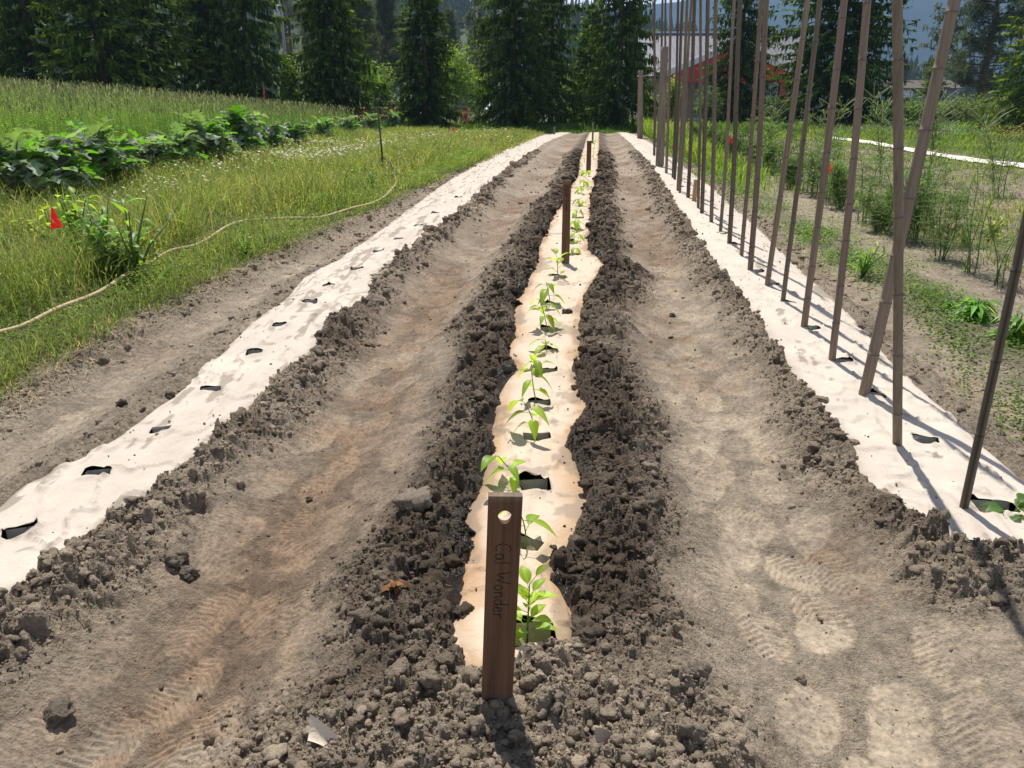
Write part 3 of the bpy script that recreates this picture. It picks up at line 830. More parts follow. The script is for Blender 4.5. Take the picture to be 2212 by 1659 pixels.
def writing(text, size, x_base, z_top, yface, rad, stretch=1.0):
    """reads downward, letter tops to the right, on a face looking towards -Y"""
    g = Geo(); adv = 0.0
    for ch in text:
        w, strokes = GLYPH[ch]
        for s in strokes:
            P = np.array(s, float)
            t = np.linspace(0, 1, len(P)); tt = np.linspace(0, 1, 4 * len(P))
            X, Yv = np.interp(tt, t, P[:, 0]), np.interp(tt, t, P[:, 1])
            if len(P) > 2:
                for _ in range(2):
                    X[1:-1] = (X[:-2] + 2 * X[1:-1] + X[2:]) / 4; Yv[1:-1] = (Yv[:-2] + 2 * Yv[1:-1] + Yv[2:]) / 4
            pts = np.stack([x_base + Yv * size, np.full(len(X), yface), z_top - (adv + X) * size * stretch], 1)
            V, F3, F4 = tube(pts, rad, 6)
            V[:, 1] = yface + (V[:, 1] - yface) * .35
            g.add(V, F3, F4, (.008, .008, .009))
        adv += w
    return g

def stake_mesh(w, th, h, hole=None, below=.12):
    g = Geo()
    col = np.array([.135, .072, .042])
    def shade(V):
        c = np.tile(col, (len(V), 1)) * (1 + .25 * fbm(V[:, 0] * 60, V[:, 2] * 4, 11, 3)[:, None])
        top = sstep(h - .012, h, V[:, 2])[:, None]  # top end mixed paler grey, its lit look painted into the board colour
        mud = (sstep(.09, .0, V[:, 2] + .05 * fbm(V[:, 0] * 40, V[:, 2] * 20, 12, 3)) * .7)[:, None]
        c = c * (1 - mud) + np.array([.19, .15, .11]) * mud
        return c * (1 - top * .6) + np.array([.24, .19, .15]) * top * .6
    zs = [-below] + list(np.linspace(0, h, 16))
    if hole is None:
        zs = np.array(zs); m = 5
        # rounded-rectangle section
        sec = np.array([(-w / 2 + .003, -th / 2), (w / 2 - .003, -th / 2), (w / 2, -th / 2 + .003), (w / 2, th / 2 - .003), (w / 2 - .003, th / 2), (-w / 2 + .003, th / 2), (-w / 2, th / 2 - .003), (-w / 2, -th / 2 + .003)])
        n = len(sec)
        V = np.array([[sx * (1 + .02 * math.sin(z * 9)), sy, z] for z in zs for sx, sy in sec])
        i = np.arange(len(zs) - 1)[:, None] * n; j = np.arange(n)[None]; k = (j + 1) % n
        F4 = np.stack([i + j, i + k, i + n + k, i + n + j], -1).reshape(-1, 4)
        c0 = len(V); V = np.concatenate([V, [[0, 0, h + .001]]])
        F3 = [[c0, (len(zs) - 1) * n + a, (len(zs) - 1) * n + (a + 1) % n] for a in range(n)]
        return g.add(V, F3, F4, shade(V))
    r, dz = hole
    cz = h - dz
    K = 32; s = w / 2
    th_a = np.arange(K) * 2 * np.pi / K
    ci = np.stack([np.cos(th_a) * r * 1.0, np.sin(th_a) * r * 1.12], 1)
    sq = np.stack([np.cos(th_a), np.sin(th_a)], 1); sq = sq / np.abs(sq).max(1, keepdims=True) * s
    zl = [cz + s, h]; zd = list(np.linspace(cz - s, -below, 14))
    for ysg in (-1, 1):
        yy = ysg * th / 2
        A = np.concatenate([np.stack([ci[:, 0], np.full(K, yy), ci[:, 1] + cz], 1), np.stack([sq[:, 0], np.full(K, yy), sq[:, 1] + cz], 1)])
        F = [[i, (i + 1) % K, K + (i + 1) % K, K + i] if ysg > 0 else [i, K + i, K + (i + 1) % K, (i + 1) % K] for i in range(K)]
        g.add(A, None, F, shade(A))
        for zz in (zl, zd):
            B = np.array([[sx, yy, z] for z in zz for sx in (-s, s)])
            F = [[2 * i, 2 * i + 1, 2 * i + 3, 2 * i + 2] for i in range(len(zz) - 1)]
            g.add(B, None, F, shade(B))
    for sx in (-s, s):
        zz = np.linspace(-below, h, 16)
        B = np.array([[sx, sy, z] for z in zz for sy in (-th / 2, th / 2)])
        g.add(B, None, [[2 * i, 2 * i + 1, 2 * i + 3, 2 * i + 2] for i in range(15)], shade(B))
    T = np.array([[-s, -th / 2, h], [s, -th / 2, h], [s, th / 2, h], [-s, th / 2, h]])
    g.add(T, None, [[0, 1, 2, 3]], shade(T))
    W = np.concatenate([np.stack([ci[:, 0], np.full(K, y_), ci[:, 1] + cz], 1) for y_ in (-th / 2, th / 2)])
    g.add(W, None, [[i, (i + 1) % K, K + (i + 1) % K, K + i] for i in range(K)], shade(W) * .9)
    return g

def place_stake(bx, by, tx, ty, width_px, label, hole=False, text=None, name='name_stake', th=.022, col=None):
    p = spot(bx, by)
    top = at_y(tx, ty, p[1])
    zg = on_ground(p[0], p[1]) if p[1] < 9 else p[2]
    h = top[2] - p[2]
    dpt = p[1] * math.cos(PITCH) + (CAM_Z - p[2]) * math.sin(PITCH)
    w = width_px * dpt / FPX
    t = thing(name, (p[0], p[1], p[2]), label, 'stake')
    t.rotation_euler = (0, math.atan2(top[0] - p[0], h), math.radians(3))
    g = stake_mesh(w, th, h, (.0175, .059) if hole else None)
    if col is not None: g.c = [c * 0 + np.array(col) for c in g.c]
    b = g.obj('board', M['wood'], t, smooth=False)
    if text:
        txt, size, zfrac, rad, st = text
        zt = h * (1 - zfrac)
        for word in txt.split(' '):
            writing(word, size, -w * .24, zt, -th / 2 - .0006, rad, st).obj('handwriting', M['ink'], t)
            zt -= sum(GLYPH[ch][0] for ch in word + ' ') * size * st
    return t, w, h
place_stake(1072, 1538, 1092, 1068, 66, 'brown board stake nearest the camera, drilled near its top and lettered in black marker', True, ('Cal Wonder', .040, .195, .0010, .97))
place_stake(1221, 571, 1225, 389, 17, 'second brown board stake up the pepper row, tall and lettered, standing on the tan paper', False, ('Italian Sweet', .040, .05, .0018, .95))
place_stake(1271, 371, 1273, 304, 10, 'third brown board stake up the pepper row, small and dark in the distance', False)
place_stake(1280, 311, 1281, 264, 4, 'thin far metal-grey stake standing at the end of the pepper row', False, None, 'thin_stake', .03, (.16, .17, .13))
place_stake(1197, 291, 1198, 273, 4, 'short wooden peg standing in the far end of the left paper', False, None, 'wooden_peg', .05, (.16, .12, .09))
place_stake(1499, 437, 1504, 388, 9, 'short light orange wooden peg standing among the bamboo poles', False, None, 'wooden_peg', .03, (.42, .25, .12))

# ------------------------------------------------------------------ bamboo poles
def bamboo(base, top, rad, seed):
    rg = np.random.default_rng(seed)
    base = np.asarray(base, float); top = np.asarray(top, float)
    L = np.linalg.norm(top); step = .24 + .08 * rg.random()
    zs, rs = [-.15], [rad]
    z = .08 + step * rg.random()
    while z < L:
        for dz, k in ((-.02, 1.0), (-.006, 1.0), (-.002, 1.11), (.003, 1.11), (.006, .97), (.03, .99)):
            zs.append(z + dz); rs.append(rad * k)
        z += step * (.85 + .3 * rg.random())
    zs.append(L); rs.append(rad * .9)
    zs = np.array(zs); o = np.argsort(zs); zs = zs[o]; rs = np.array(rs)[o] * (1 - .12 * np.clip(zs, 0, L) / L)
    D = top / L
    bend = .004 * L * np.sin(np.clip(zs, 0, L) / L * np.pi * (1 + rg.random()))
    P = D[None] * zs[:, None] + np.stack([bend, bend * .3, 0 * bend], 1)
    V, F3, F4 = tube(P, rs, 12)
    c = np.array([.168, .128, .098]) * (.62 + .75 * rg.random()) * (1 + .06 * (rg.random(3) - .5))
    Cc = np.tile(c, (len(V), 1))
    ringi = np.minimum(np.arange(len(V)) // 12, len(zs) - 1)
    node = np.abs(rs[ringi] / rad) > 1.02
    Cc = Cc * np.where(node, .7, 1)[:, None]
    crack = (np.arange(len(V)) % 12 == int(rg.integers(12))) & (rg.random() < .5)
    Cc = Cc * np.where(crack, .35, 1)[:, None]
    Cc *= (1 + .25 * fbm(zs[ringi] * 1.7 + seed, zs[ringi] * 0 + seed * 3.3, 19, 3))[:, None]
    g = Geo().add(V, F3, F4, Cc)
    return g
POLES = [(2080, 1102, 2311, 0, 22), (1938, 966, 1933, 0, 20), (1865, 857, 2057, 0, 21), (1796, 782, 1875, 0, 17), (1736, 709, 1822, 0, 14), (1690, 657, 1768, 0, 12.5),
         (1657, 617, 1742, 0, 12), (1620, 585, 1658, 0, 11), (1601, 555, 1643, 0, 10), (1575, 529, 1601, 0, 10), (1556, 502, 1588, 0, 9), (1536, 481, 1548, 0, 9),
         (1516, 462, 1529, 0, 8), (1508, 451, 1514, 0, 7), (1486, 428, 1502, 0, 8), (1468, 417, 1495, 0, 7), (1464, 413, 1485, 0, 7), (1457, 389, 1476, 0, 6),
         (1453, 385, 1466, 0, 6), (1439, 375, 1449, 0, 6), (1432, 357, 1438, 0, 5.5), (1421, 349, 1432, 0, 5), (1413, 337, 1415, 0, 5)]
WORDS = {0: 'bamboo pole nearest the camera, leaning right beside the big bean leaf', 1: 'bamboo pole standing plumb upright and split along its length, second nearest the camera',
         2: 'bamboo pole leaning hard to the right and crossing behind the plumb split one'}
for i, (bx, by, tx, ty, wpx) in enumerate(POLES):
    p = spot(bx, by)
    top = at_y(tx, ty, p[1])
    v = top - p
    dpt = p[1] * math.cos(PITCH) + (CAM_Z - p[2]) * math.sin(PITCH)
    k = max(1.06, 3.3 / max(v[2], .1)) if i < 9 else 1.05
    o = bamboo(p, v * k, wpx * dpt / FPX * .5 * (.82 + .28 * ((i * 7) % 5) / 4), 50 + i).obj('bamboo_pole', M['bamboo'])
    o.location = tuple(p)
    lab = WORDS.get(i, '%s bamboo pole counted up the row away from the camera, thin and grey brown' % ORD[i])
    tag(o, lab, 'pole', 'bamboo poles along the right paper strip')

def post(bx, by, tx, ty, wpx, label, ydelta=0):
    p = spot(bx, by); top = at_y(tx, ty, p[1]); v = top - p
    dpt = p[1] * math.cos(PITCH) + (CAM_Z - p[2]) * math.sin(PITCH)
    r = wpx * dpt / FPX * .5
    zs = np.linspace(-.1, 1, 24)
    P = v[None] * zs[:, None]
    V, F3, F4 = tube(P, r * (1.04 - .12 * zs), 16)
    V[:, :2] += (fbm(V[:, 0] * 30 / 5, V[:, 2] * .8, 3, 3) * .03)[:, None]
    c = np.array([.235, .185, .15])[None] * (1 + .3 * fbm(V[:, 0] * 20, V[:, 2] * .5, 4, 3))[:, None]
    V = np.concatenate([V]); 
    t = thing('wooden_post', p, label, 'post')
    Geo().add(V, F3, F4, c).obj('shaft', M['grey_wood'], t)
    return t, top, r
pt1, top1, r1 = post(1382, 300, 1384, 152, 12, 'round weathered wooden post at the far end of the right paper, cord tied on')
pt2, top2, r2 = post(1424, 360, 1436, 101, 17, 'thick weathered wooden post half hidden behind the far bamboo poles')
Pc = np.array([top1 + np.array([r1, -.02, -.28]) + (top2 - top1) * t + np.array([0, 0, -.10 * math.sin(math.pi * t)]) for t in np.linspace(0, 1, 16)])
V, F3, F4 = tube(Pc, .022, 6)
tag(Geo().add(V, F3, F4, (.22, .19, .16)).obj('trellis_cord', M['rubber']), 'slack cord strung from the far wooden post up to the thick one', 'cord')
Vr, F3, F4 = tube(np.array([[math.cos(a) * r1 * 1.05, math.sin(a) * r1 * 1.05, top1[2] - pt1.location[2] - .28 + .02 * math.sin(a)] for a in np.linspace(0, 6.283, 20)]) + np.array([top1[0] - pt1.location[0], 0, 0]), .025, 6)
Geo().add(Vr, F3, F4, (.3, .27, .22)).obj('cord_knot', M['rubber'], pt1)

# ------------------------------------------------------------------ hose and sprinkler
hp = [(-60, 772), (0, 745), (80, 715), (160, 680), (235, 640), (300, 602), (340, 575), (370, 562), (430, 543), (490, 507), (530, 487), (600, 488), (680, 484), (740, 470),
      (800, 453), (838, 431), (857, 407), (853, 387), (842, 375), (836, 369)]
HP = np.array([spot(*q) for q in hp])
t = np.linspace(0, 1, len(HP)); tt = np.linspace(0, 1, 160)
HP = np.stack([np.interp(tt, t, HP[:, i]) for i in range(3)], 1)
for _ in range(6): HP[1:-1] = (HP[:-2] + 2 * HP[1:-1] + HP[2:]) / 4
HP[:, 2] += .085 + .012 * np.sin(np.arange(160) * .35)
V, F3, F4 = tube(HP, .0165, 10)
tag(Geo().add(V, F3, F4, (.50, .38, .22)).obj('garden_hose', M['rubber']), 'tan garden hose winding along the weed edge to the tripod', 'hose')
SP = spot(832, 372)
st = thing('tripod_sprinkler', SP, 'dark metal tripod sprinkler on a tall riser, standing among daisies at the hose end', 'sprinkler')
apex = at_y(826, 336, SP[1]) - SP
topp = at_y(815, 226, SP[1]) - SP
dark = (.030, .026, .024)
V, F3, F4 = tube([apex - [0, 0, .1], apex * .7 + topp * .3, topp], .022, 10); Geo().add(V, F3, F4, (.06, .055, .05)).obj('riser_pipe', M['metal'], st)
for foot in [(872, 386), (822, 362), (838, 352)]:
    f = spot(*foot) - SP
    V, F3, F4 = tube([apex, apex * .5 + f * .5, f], .022, 8); Geo().add(V, F3, F4, dark).obj('leg', M['metal'], st)
f1, f2 = spot(872, 386) - SP, spot(822, 362) - SP
V, F3, F4 = tube([apex * .45 + f1 * .55, apex * .45 + f2 * .55], .014, 6); Geo().add(V, F3, F4, dark).obj('brace', M['metal'], st)
V, F3, F4 = tube([apex, apex * [1, 1, .55], apex * [1, 1, .12] + [.06, -.05, .02]], .016, 8); Geo().add(V, F3, F4, dark).obj('inlet_pipe', M['metal'], st)
V, F3, F4 = tube([topp, topp + [0, 0, .06], topp + [0, 0, .14]], [.03, .04, .026], 10)
hd = Geo().add(V, F3, F4, (.05, .05, .045)).obj('sprinkler_head', M['metal'], st)
V, F3, F4 = tube([topp + [-.10, 0, .10], topp + [0, 0, .13], topp + [.12, 0, .12]], .012, 6); Geo().add(V, F3, F4, (.06, .06, .05)).obj('impact_arm', M['metal'], st)
V, F3, F4 = tube(HP[-6:] + [0, 0, .004], .024, 10); Geo().add(V - SP, F3, F4, (.6, .58, .54)).obj('hose_coupling', M['metal'], st)

# ------------------------------------------------------------------ marking flags
def flag(bx, by, fx, fy, hpx, wpx, label, col=(.72, .018, .022), droop=False, tilt=0.0, bent=0):
    p = spot(bx, by)
    top = at_y(fx, fy - hpx * .5, p[1])
    t = thing('marking_flag', p, label, 'flag', None)
    dpt = p[1] * math.cos(PITCH) + (CAM_Z - p[2]) * math.sin(PITCH)
    s = dpt / FPX
    v = top - p
    V, F3, F4 = tube([[0, 0, -.05], v * .5 + [.01 + bent, 0, 0], v], max(.0022, s * .6), 5)
    Geo().add(V, F3, F4, (.12, .11, .10)).obj('wire', M['metal'], t)
    n = 7
    uu, vv = np.meshgrid(np.linspace(0, 1, n), np.linspace(0, 1, n), indexing='ij')
    if droop:   # hanging folded triangle
        X = (vv - .45) * wpx * s * (.14 + .86 * uu) ; Z = -uu * hpx * s * (1 - .10 * vv); Yw = .02 * np.sin(vv * 9) * uu
    else:
        X = uu * wpx * s; Z = -(.5 - .5 * (1 - .75 * uu)) * hpx * s - vv * hpx * s * (1 - .72 * uu); Yw = .025 * np.sin(uu * 5 + vv * 2)
        Z, X = Z + X * math.sin(tilt), X * math.cos(tilt)
    Vf = np.stack([X, Yw, Z], -1).reshape(-1, 3) + v
    i = np.arange(n - 1)[:, None] * n + np.arange(n - 1)[None]
    Geo().add(Vf, None, np.stack([i, i + 1, i + n + 1, i + n], -1).reshape(-1, 4), col).obj('pennant', M['flag'], t)
flag(106, 575, 112, 471, 46, 28, 'bright red marking flag folded and hanging among the near left weeds', droop=True)
flag(979, 300, 979, 280, 13, 9, 'small red flag hanging limp over the daisies, left of the left paper', droop=True)
flag(1008, 281, 1008, 264, 11, 8, 'farthest small red flag in front of the dark spruces', droop=True)
flag(1785, 448, 1785, 367, 28, 18, 'red pennant flag flying between two bamboo poles in the asparagus', tilt=.5)
flag(1573, 362, 1576, 305, 15, 9, 'small red flag behind the middle bamboo poles, in the asparagus', tilt=.5)
flag(1455, 350, 1452, 316, 10, 9, 'small orange flag in the grass beyond the thick post', (.75, .12, .02), tilt=.2)
flag(2114, 268, 2116, 245, 6, 6, 'tiny red flag far off in the bright right-hand grass', tilt=.1)
flag(562, 292, 562, 266, 9, 7, 'small orange flag poking up behind the artichoke row', (.6, .10, .03), droop=True)

# ------------------------------------------------------------------ pepper seedlings
def seedling(px, py, tpx, tpy, label, nl=7, ls=1.0, seed=1, bush=False, arc=0.0):
    rg = np.random.default_rng(seed)
    p = spot(px, py)
    zg = float(ground_h(p[0], p[1])[0]) if p[1] < 9 else p[2] - .02
    top = at_y(tpx, tpy, p[1] + rg.uniform(-.03, .03)) - p
    H = np.linalg.norm(top)
    t = thing('pepper_seedling', (p[0], p[1], zg), label, 'seedling', 'pepper seedlings in the centre row')
    top = top + np.array([0, 0, p[2] - zg])
    k = np.linspace(0, 1, 10)
    P = top[None] * k[:, None] + np.stack([np.sin(k * np.pi) * arc, 0 * k, np.sin(k * np.pi) * .02], 1)
    V, F3, F4 = tube(P, (.0034 - .0018 * k) * (1 + p[1] * .06), 7)
    gs = Geo().add(V, F3, F4, (.16, .22, .05))
    g = Geo()
    ph = rg.random() * 6.28
    base, D, L, W, dr = [], [], [], [], []
    for i in range(nl):
        f = (.25 + .75 * (i + 1) / nl) if bush else (.5 + .5 * (i + 1) / nl)
        q = P[min(9, int(f * 9))]
        a = ph + i * 2.4 + rg.uniform(-.3, .3)
        el = (.25 + .6 * f) if bush else rg.uniform(-.25, .45)
        d = np.array([math.cos(a) * math.cos(el), math.sin(a) * math.cos(el), math.sin(el)])
        pet = .014 + .022 * rg.random()
        e = q + d * pet
        V, F3, F4 = tube([q, e], .0011 * (1 + p[1] * .06), 5); gs.add(V, F3, F4, (.16, .24, .05))
        base.append(e); D.append(d); l = (.044 + .033 * rg.random()) * ls * (1.0 if bush else 1.12); L.append(l); W.append(l * rg.uniform(.42, .58)); dr.append(rg.uniform(.25, .55) if bush else rg.uniform(.5, 1.1))
    c = np.array([[.235, .375, .045]]) * (1 + .35 * (rg.random((nl, 1)) - .5)) * (1 + .12 * (rg.random((nl, 3)) - .5))
    if bush: c = c * np.array([1.25, 1.15, 1.0])
    leaf_fine(g, np.array(base), np.array(D), np.array(L), np.array(W), np.array(dr), c)
    gs.obj('stem', M['stem'], t)
    g.obj('leaves', M['leaf'], t)
    return t

def leaf_fine(g, P, D, L, W, droop, C):
    """broad pointed leaves with a folded midrib"""
    D = unit(D); S = np.cross(D, [0, 0, 1.0]); S = unit(S + 1e-6); Nn = unit(np.cross(S, D))
    ts = np.array([0, .12, .28, .46, .64, .82, 1.0]); ws = np.array([.02, .55, .95, 1.0, .78, .4, .0])
    n = len(P)
    for i in range(n):
        rows = []
        for t, w in zip(ts, ws):
            m = P[i] + D[i] * L[i] * t - np.array([0, 0, 1.0]) * droop[i] * L[i] * t * t
            f = Nn[i] * W[i] * .16 * w
            rows += [m - S[i] * W[i] * .5 * w + f, m - S[i] * W[i] * .25 * w + f * .7, m, m + S[i] * W[i] * .25 * w + f * .7, m + S[i] * W[i] * .5 * w + f]
        a = np.arange(6)[:, None] * 5 + np.arange(4)[None]
        cc = np.tile(C[i], (35, 1)); cc[2::5] *= 1.25
        g.add(np.array(rows), None, np.stack([a, a + 1, a + 6, a + 5], -1).reshape(-1, 4), cc)

SEED = [  # base px, top px, leaves, leaf scale, bushy, arc, label
    (1138, 1376, 1144, 1262, 18, 1.35, True, .0, 'bushy bright green pepper seedling nearest the camera, beside the lettered stake'),
    (1128, 1190, 1120, 1100, 4, 1.5, False, .02, 'drooping pepper seedling half hidden behind the lettered front stake'),
    (1152, 1060, 1076, 985, 6, 1.35, False, .0, 'pepper seedling bent over to the left with curled hanging leaves'),
    (1163, 950, 1136, 872, 6, 1.55, False, .01, 'pepper seedling with a straight slanting stem and broad leaves, fourth from the front'),
    (1168, 876, 1148, 800, 5, 1.2, False, -.01, 'slender pepper seedling, fifth from the front, next to the wet soil'),
    (1178, 808, 1146, 772, 5, 1.4, False, .02, 'pepper seedling with arching stem and long hanging leaves, sixth from the front'),
    (1185, 764, 1178, 734, 4, 1.3, False, .0, 'low small pepper seedling, seventh from the front'),
    (1188, 716, 1168, 650, 8, 1.5, False, .0, 'full pepper seedling level with the lone dark clod on the paper'),
    (1193, 662, 1180, 610, 7, 1.6, False, .0, 'tall pepper seedling, ninth from the front, leaning left'),
    (1206, 602, 1203, 556, 7, 2.0, True, .0, 'upright broad-leaved pepper seedling just in front of the second stake')]
for i, (a, b, c, d, nl, ls, bu, arc, lab) in enumerate(SEED): seedling(a, b, c, d, lab, nl, ls, 300 + i, bu, arc)
FAR = [(1238, 551, 1238, 535), (1240, 526, 1240, 505), (1243, 499, 1242, 474), (1246, 470, 1245, 455), (1250, 446, 1250, 430), (1255, 420, 1256, 404), (1260, 404, 1262, 388),
       (1266, 382, 1267, 368), (1262, 352, 1262, 338), (1281, 345, 1283, 322), (1284, 322, 1285, 304), (1286, 308, 1288, 294)]
for i, (a, b, c, d) in enumerate(FAR):
    seedling(a, b, c, d, '%s pepper seedling past the second stake, a small green tuft on the paper' % ORD[i], 7, 1.5 + .06 * i, 400 + i, i > 7)

# beans just up in the slits of the pole row
def bean(px, py, label, s=1.0, seed=1, n=4):
    rg = np.random.default_rng(seed)
    p = spot(px, py); zg = float(ground_h(p[0], p[1])[0])
    t = thing('bean_seedling', (p[0], p[1], zg), label, 'seedling', 'bean seedlings in the pole row')
    g = Geo(); gs = Geo()
    B, D = [], []
    for i in range(n):
        a = rg.random() * 6.28; d = np.array([math.cos(a), math.sin(a), .5])
        e = np.array([.02 * math.cos(a), .02 * math.sin(a), .05 + .03 * rg.random()]) * s
        V, F3, F4 = tube([[0, 0, 0], e * [.5, .5, .7], e], .0018, 5); gs.add(V, F3, F4, (.14, .2, .05)); B.append(e); D.append(d)
    leaf_fine(g, np.array(B), np.array(D), np.full(n, .065 * s), np.full(n, .052 * s), np.full(n, .45), jitter((.07, .15, .03), n))
    gs.obj('stem', M['stem'], t); g.obj('leaves', M['leaf'], t)
bean(2185, 1108, 'largest bean seedling with broad leaves, in the nearest slit of the pole row', 1.5, 5, 6)
bean(2002, 958, 'small bean seedling just showing in the second slit of the pole row', .9, 6)
bean(1757, 714, 'bean seedling with pale leaves in the slit beside the fifth pole', 1.0, 8)
bean(1708, 659, 'bean seedling in the slit beside the sixth pole', .9, 9)
bean(1560, 507, 'tiny far bean seedling among the middle poles', 1.0, 10)

# ------------------------------------------------------------------ scraps on the soil
def scrap(pts, label, col, name='paper_scrap', curl=.02):
    P = np.array([spot(*q) for q in pts]); 
    o = P.mean(0)
    n = 10
    uu, vv = np.meshgrid(np.linspace(0, 1, n), np.linspace(0, 1, n), indexing='ij')
    V = P[0] * ((1 - uu) * (1 - vv))[..., None] + P[1] * (uu * (1 - vv))[..., None] + P[2] * (uu * vv)[..., None] + P[3] * ((1 - uu) * vv)[..., None]
    V[..., 2] = float(ground_h(V[..., 0].ravel(), V[..., 1].ravel()).max()) - .004 + curl * (vv ** 2) * 1.6 + .004 * np.sin(uu * 5) - .03 * uu
    i = np.arange(n - 1)[:, None] * n + np.arange(n - 1)[None]
    g = Geo().add((V - o).reshape(-1, 3), None, np.stack([i, i + 1, i + n + 1, i + n], -1).reshape(-1, 4), col)
    ob = g.obj(name, M['paper']); ob.location = tuple(o)
    tag(ob, label, 'scrap')
scrap([(668, 1632), (745, 1642), (730, 1622), (676, 1606)], 'torn tan paper scrap half buried in the soil near the bottom edge', (.72, .60, .46), curl=.03)
scrap([(1285, 1648), (1330, 1632), (1325, 1622), (1282, 1638)], 'narrow dull paper scrap buried in soil at the bottom, right of the front stake', (.45, .36, .27))
q = spot(850, 1305)
g = Geo(); k = 14
leaves(g, np.array([[0, 0, .0]] * k) + RNG.normal(0, .015, (k, 3)) * [1, 1, .3], RNG.normal(0, 1, (k, 3)) * [1, 1, .35] + [0, 0, .25], .036, .028, .5, jitter((.20, .085, .035), k, .5, .15))
o = g.obj('dead_leaf', M['straw']); o.location = (q[0], q[1], on_ground(q[0], q[1]) + .02)
tag(o, 'crumpled dry orange-brown leaf on the bank left of the front stake', 'leaf')

# ------------------------------------------------------------------ vegetation of the field
def gz(x, y): return base_h(x, y)
def wlod(y, a=.0035, b=.00062): return a + b * y

def meadow():
    g = Geo()
    n = 150000
    y = 3.2 + 48 * RNG.random(n) ** 1.9
    u = -3.0 - 9.5 * RNG.random(n) ** 1.25
    x = rowx(y) + u
    ed = fbm(x * .9, y * .9, 200, 4) * .25 + fbm(x * 6, y * 6, 201, 3) * .12
    d = -u - ed - 3.02
    pat = fbm(x * .55, y * .55, 210, 4)
    k = (d > -.10) & (np.abs(x) < .78 * (y + 1)) & (RNG.random(n) < .12 + .88 * sstep(-.1, .3, d)) & (RNG.random(n) < np.clip(.8 + 1.2 * pat, .25, 1))
    x, y, u, d, pat = (q[k] for q in (x, y, u, d, pat)); n = len(x)
    hd = np.min(np.hypot(x[:, None] - HP[None, ::4, 0], y[:, None] - HP[None, ::4, 1]), 1)
    h = (.10 + .24 * sstep(.1, 1.6, d)) * (.3 + 1.2 * RNG.random(n)) * np.clip(1 + 1.9 * pat, .35, 2.2) + .015
    h = np.where(hd < .30, np.minimum(h, .03 + .10 * hd / .30), h)
    cA, cB, cC = np.array([.190, .245, .062]), np.array([.33, .335, .110]), np.array([.115, .200, .038])
    m = np.clip(.45 + 1.6 * fbm(x * .8, y * .5, 214, 3) + .5 * (RNG.random(n) - .5), 0, 1)[:, None]
    c = cA * (1 - m) + cB * m
    dk = (RNG.random(n) < .3)[:, None]
    c = np.where(dk, cC, c)
    dry = (RNG.random(n) < .25 * (1 - sstep(.0, .5, d)) + .04)[:, None]
    c = np.where(dry, np.array([.36, .29, .16]), c) * (.75 + .5 * RNG.random((n, 1)))
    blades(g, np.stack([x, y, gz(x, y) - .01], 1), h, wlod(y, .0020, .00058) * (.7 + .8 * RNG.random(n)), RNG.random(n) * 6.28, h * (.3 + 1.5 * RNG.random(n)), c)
    # low leafy weeds among the grass
    n = 120000
    y = 3.4 + 22 * RNG.random(n) ** 2; u = -3.05 - 4.5 * RNG.random(n) ** 1.3; x = rowx(y) + u
    pat = fbm(x * 1.1, y * 1.1, 220, 3)
    k = (RNG.random(n) < np.clip(.5 + 2.4 * pat, 0, 1)) & (np.abs(x) < .78 * (y + 1)); x, y = x[k], y[k]; n = len(x)
    hd = np.min(np.hypot(x[:, None] - HP[None, ::4, 0], y[:, None] - HP[None, ::4, 1]), 1)
    P = np.stack([x, y, gz(x, y) + .015 + .22 * RNG.random(n) * np.clip(1 + 2 * pat[k], .2, 2) * np.clip(hd / .35, .15, 1)], 1)
    D = RNG.normal(0, 1, (n, 3)) * [1, 1, .4] + [0, 0, .5]
    leaves(g, P, D, wlod(y, .016, .0016) * (.5 + RNG.random(n)), wlod(y, .006, .0009), .3, jitter((.18, .265, .052), n, .5, .2))
    # thin seed stalks standing above the rest
    n = 16000
    y = 3.6 + 40 * RNG.random(n) ** 1.8; u = -3.3 - 7 * RNG.random(n) ** 1.1; x = rowx(y) + u
    pat = fbm(x * .7, y * .7, 225, 4)
    k = (pat + .15 * RNG.random(n) > -.02) & (np.abs(x) < .78 * (y + 1)); x, y, u = x[k], y[k], u[k]; n = len(x)
    h = (.22 + .38 * RNG.random(n)) * np.clip((-u - 2.9) / 1.2, .3, 1)
    az = RNG.random(n) * 6.28; c = jitter((.30, .31, .115), n, .4, .15)
    blades(g, np.stack([x, y, gz(x, y)], 1), h, wlod(y, .0012, .00034), az, h * .35, c)
    for j in range(3):
        P = np.stack([x, y, gz(x, y) + h * (.45 + .2 * j)], 1) + np.stack([-np.sin(az), np.cos(az), 0 * az], 1) * (h * (.06 + .1 * j))[:, None]
        leaves(g, P, RNG.normal(0, 1, (n, 3)) + [0, 0, .9], .05 + .05 * RNG.random(n), wlod(y, .004, .0005), .2, c)
    tag(g.obj('meadow_grass', M['grass']), kind='stuff')
meadow()

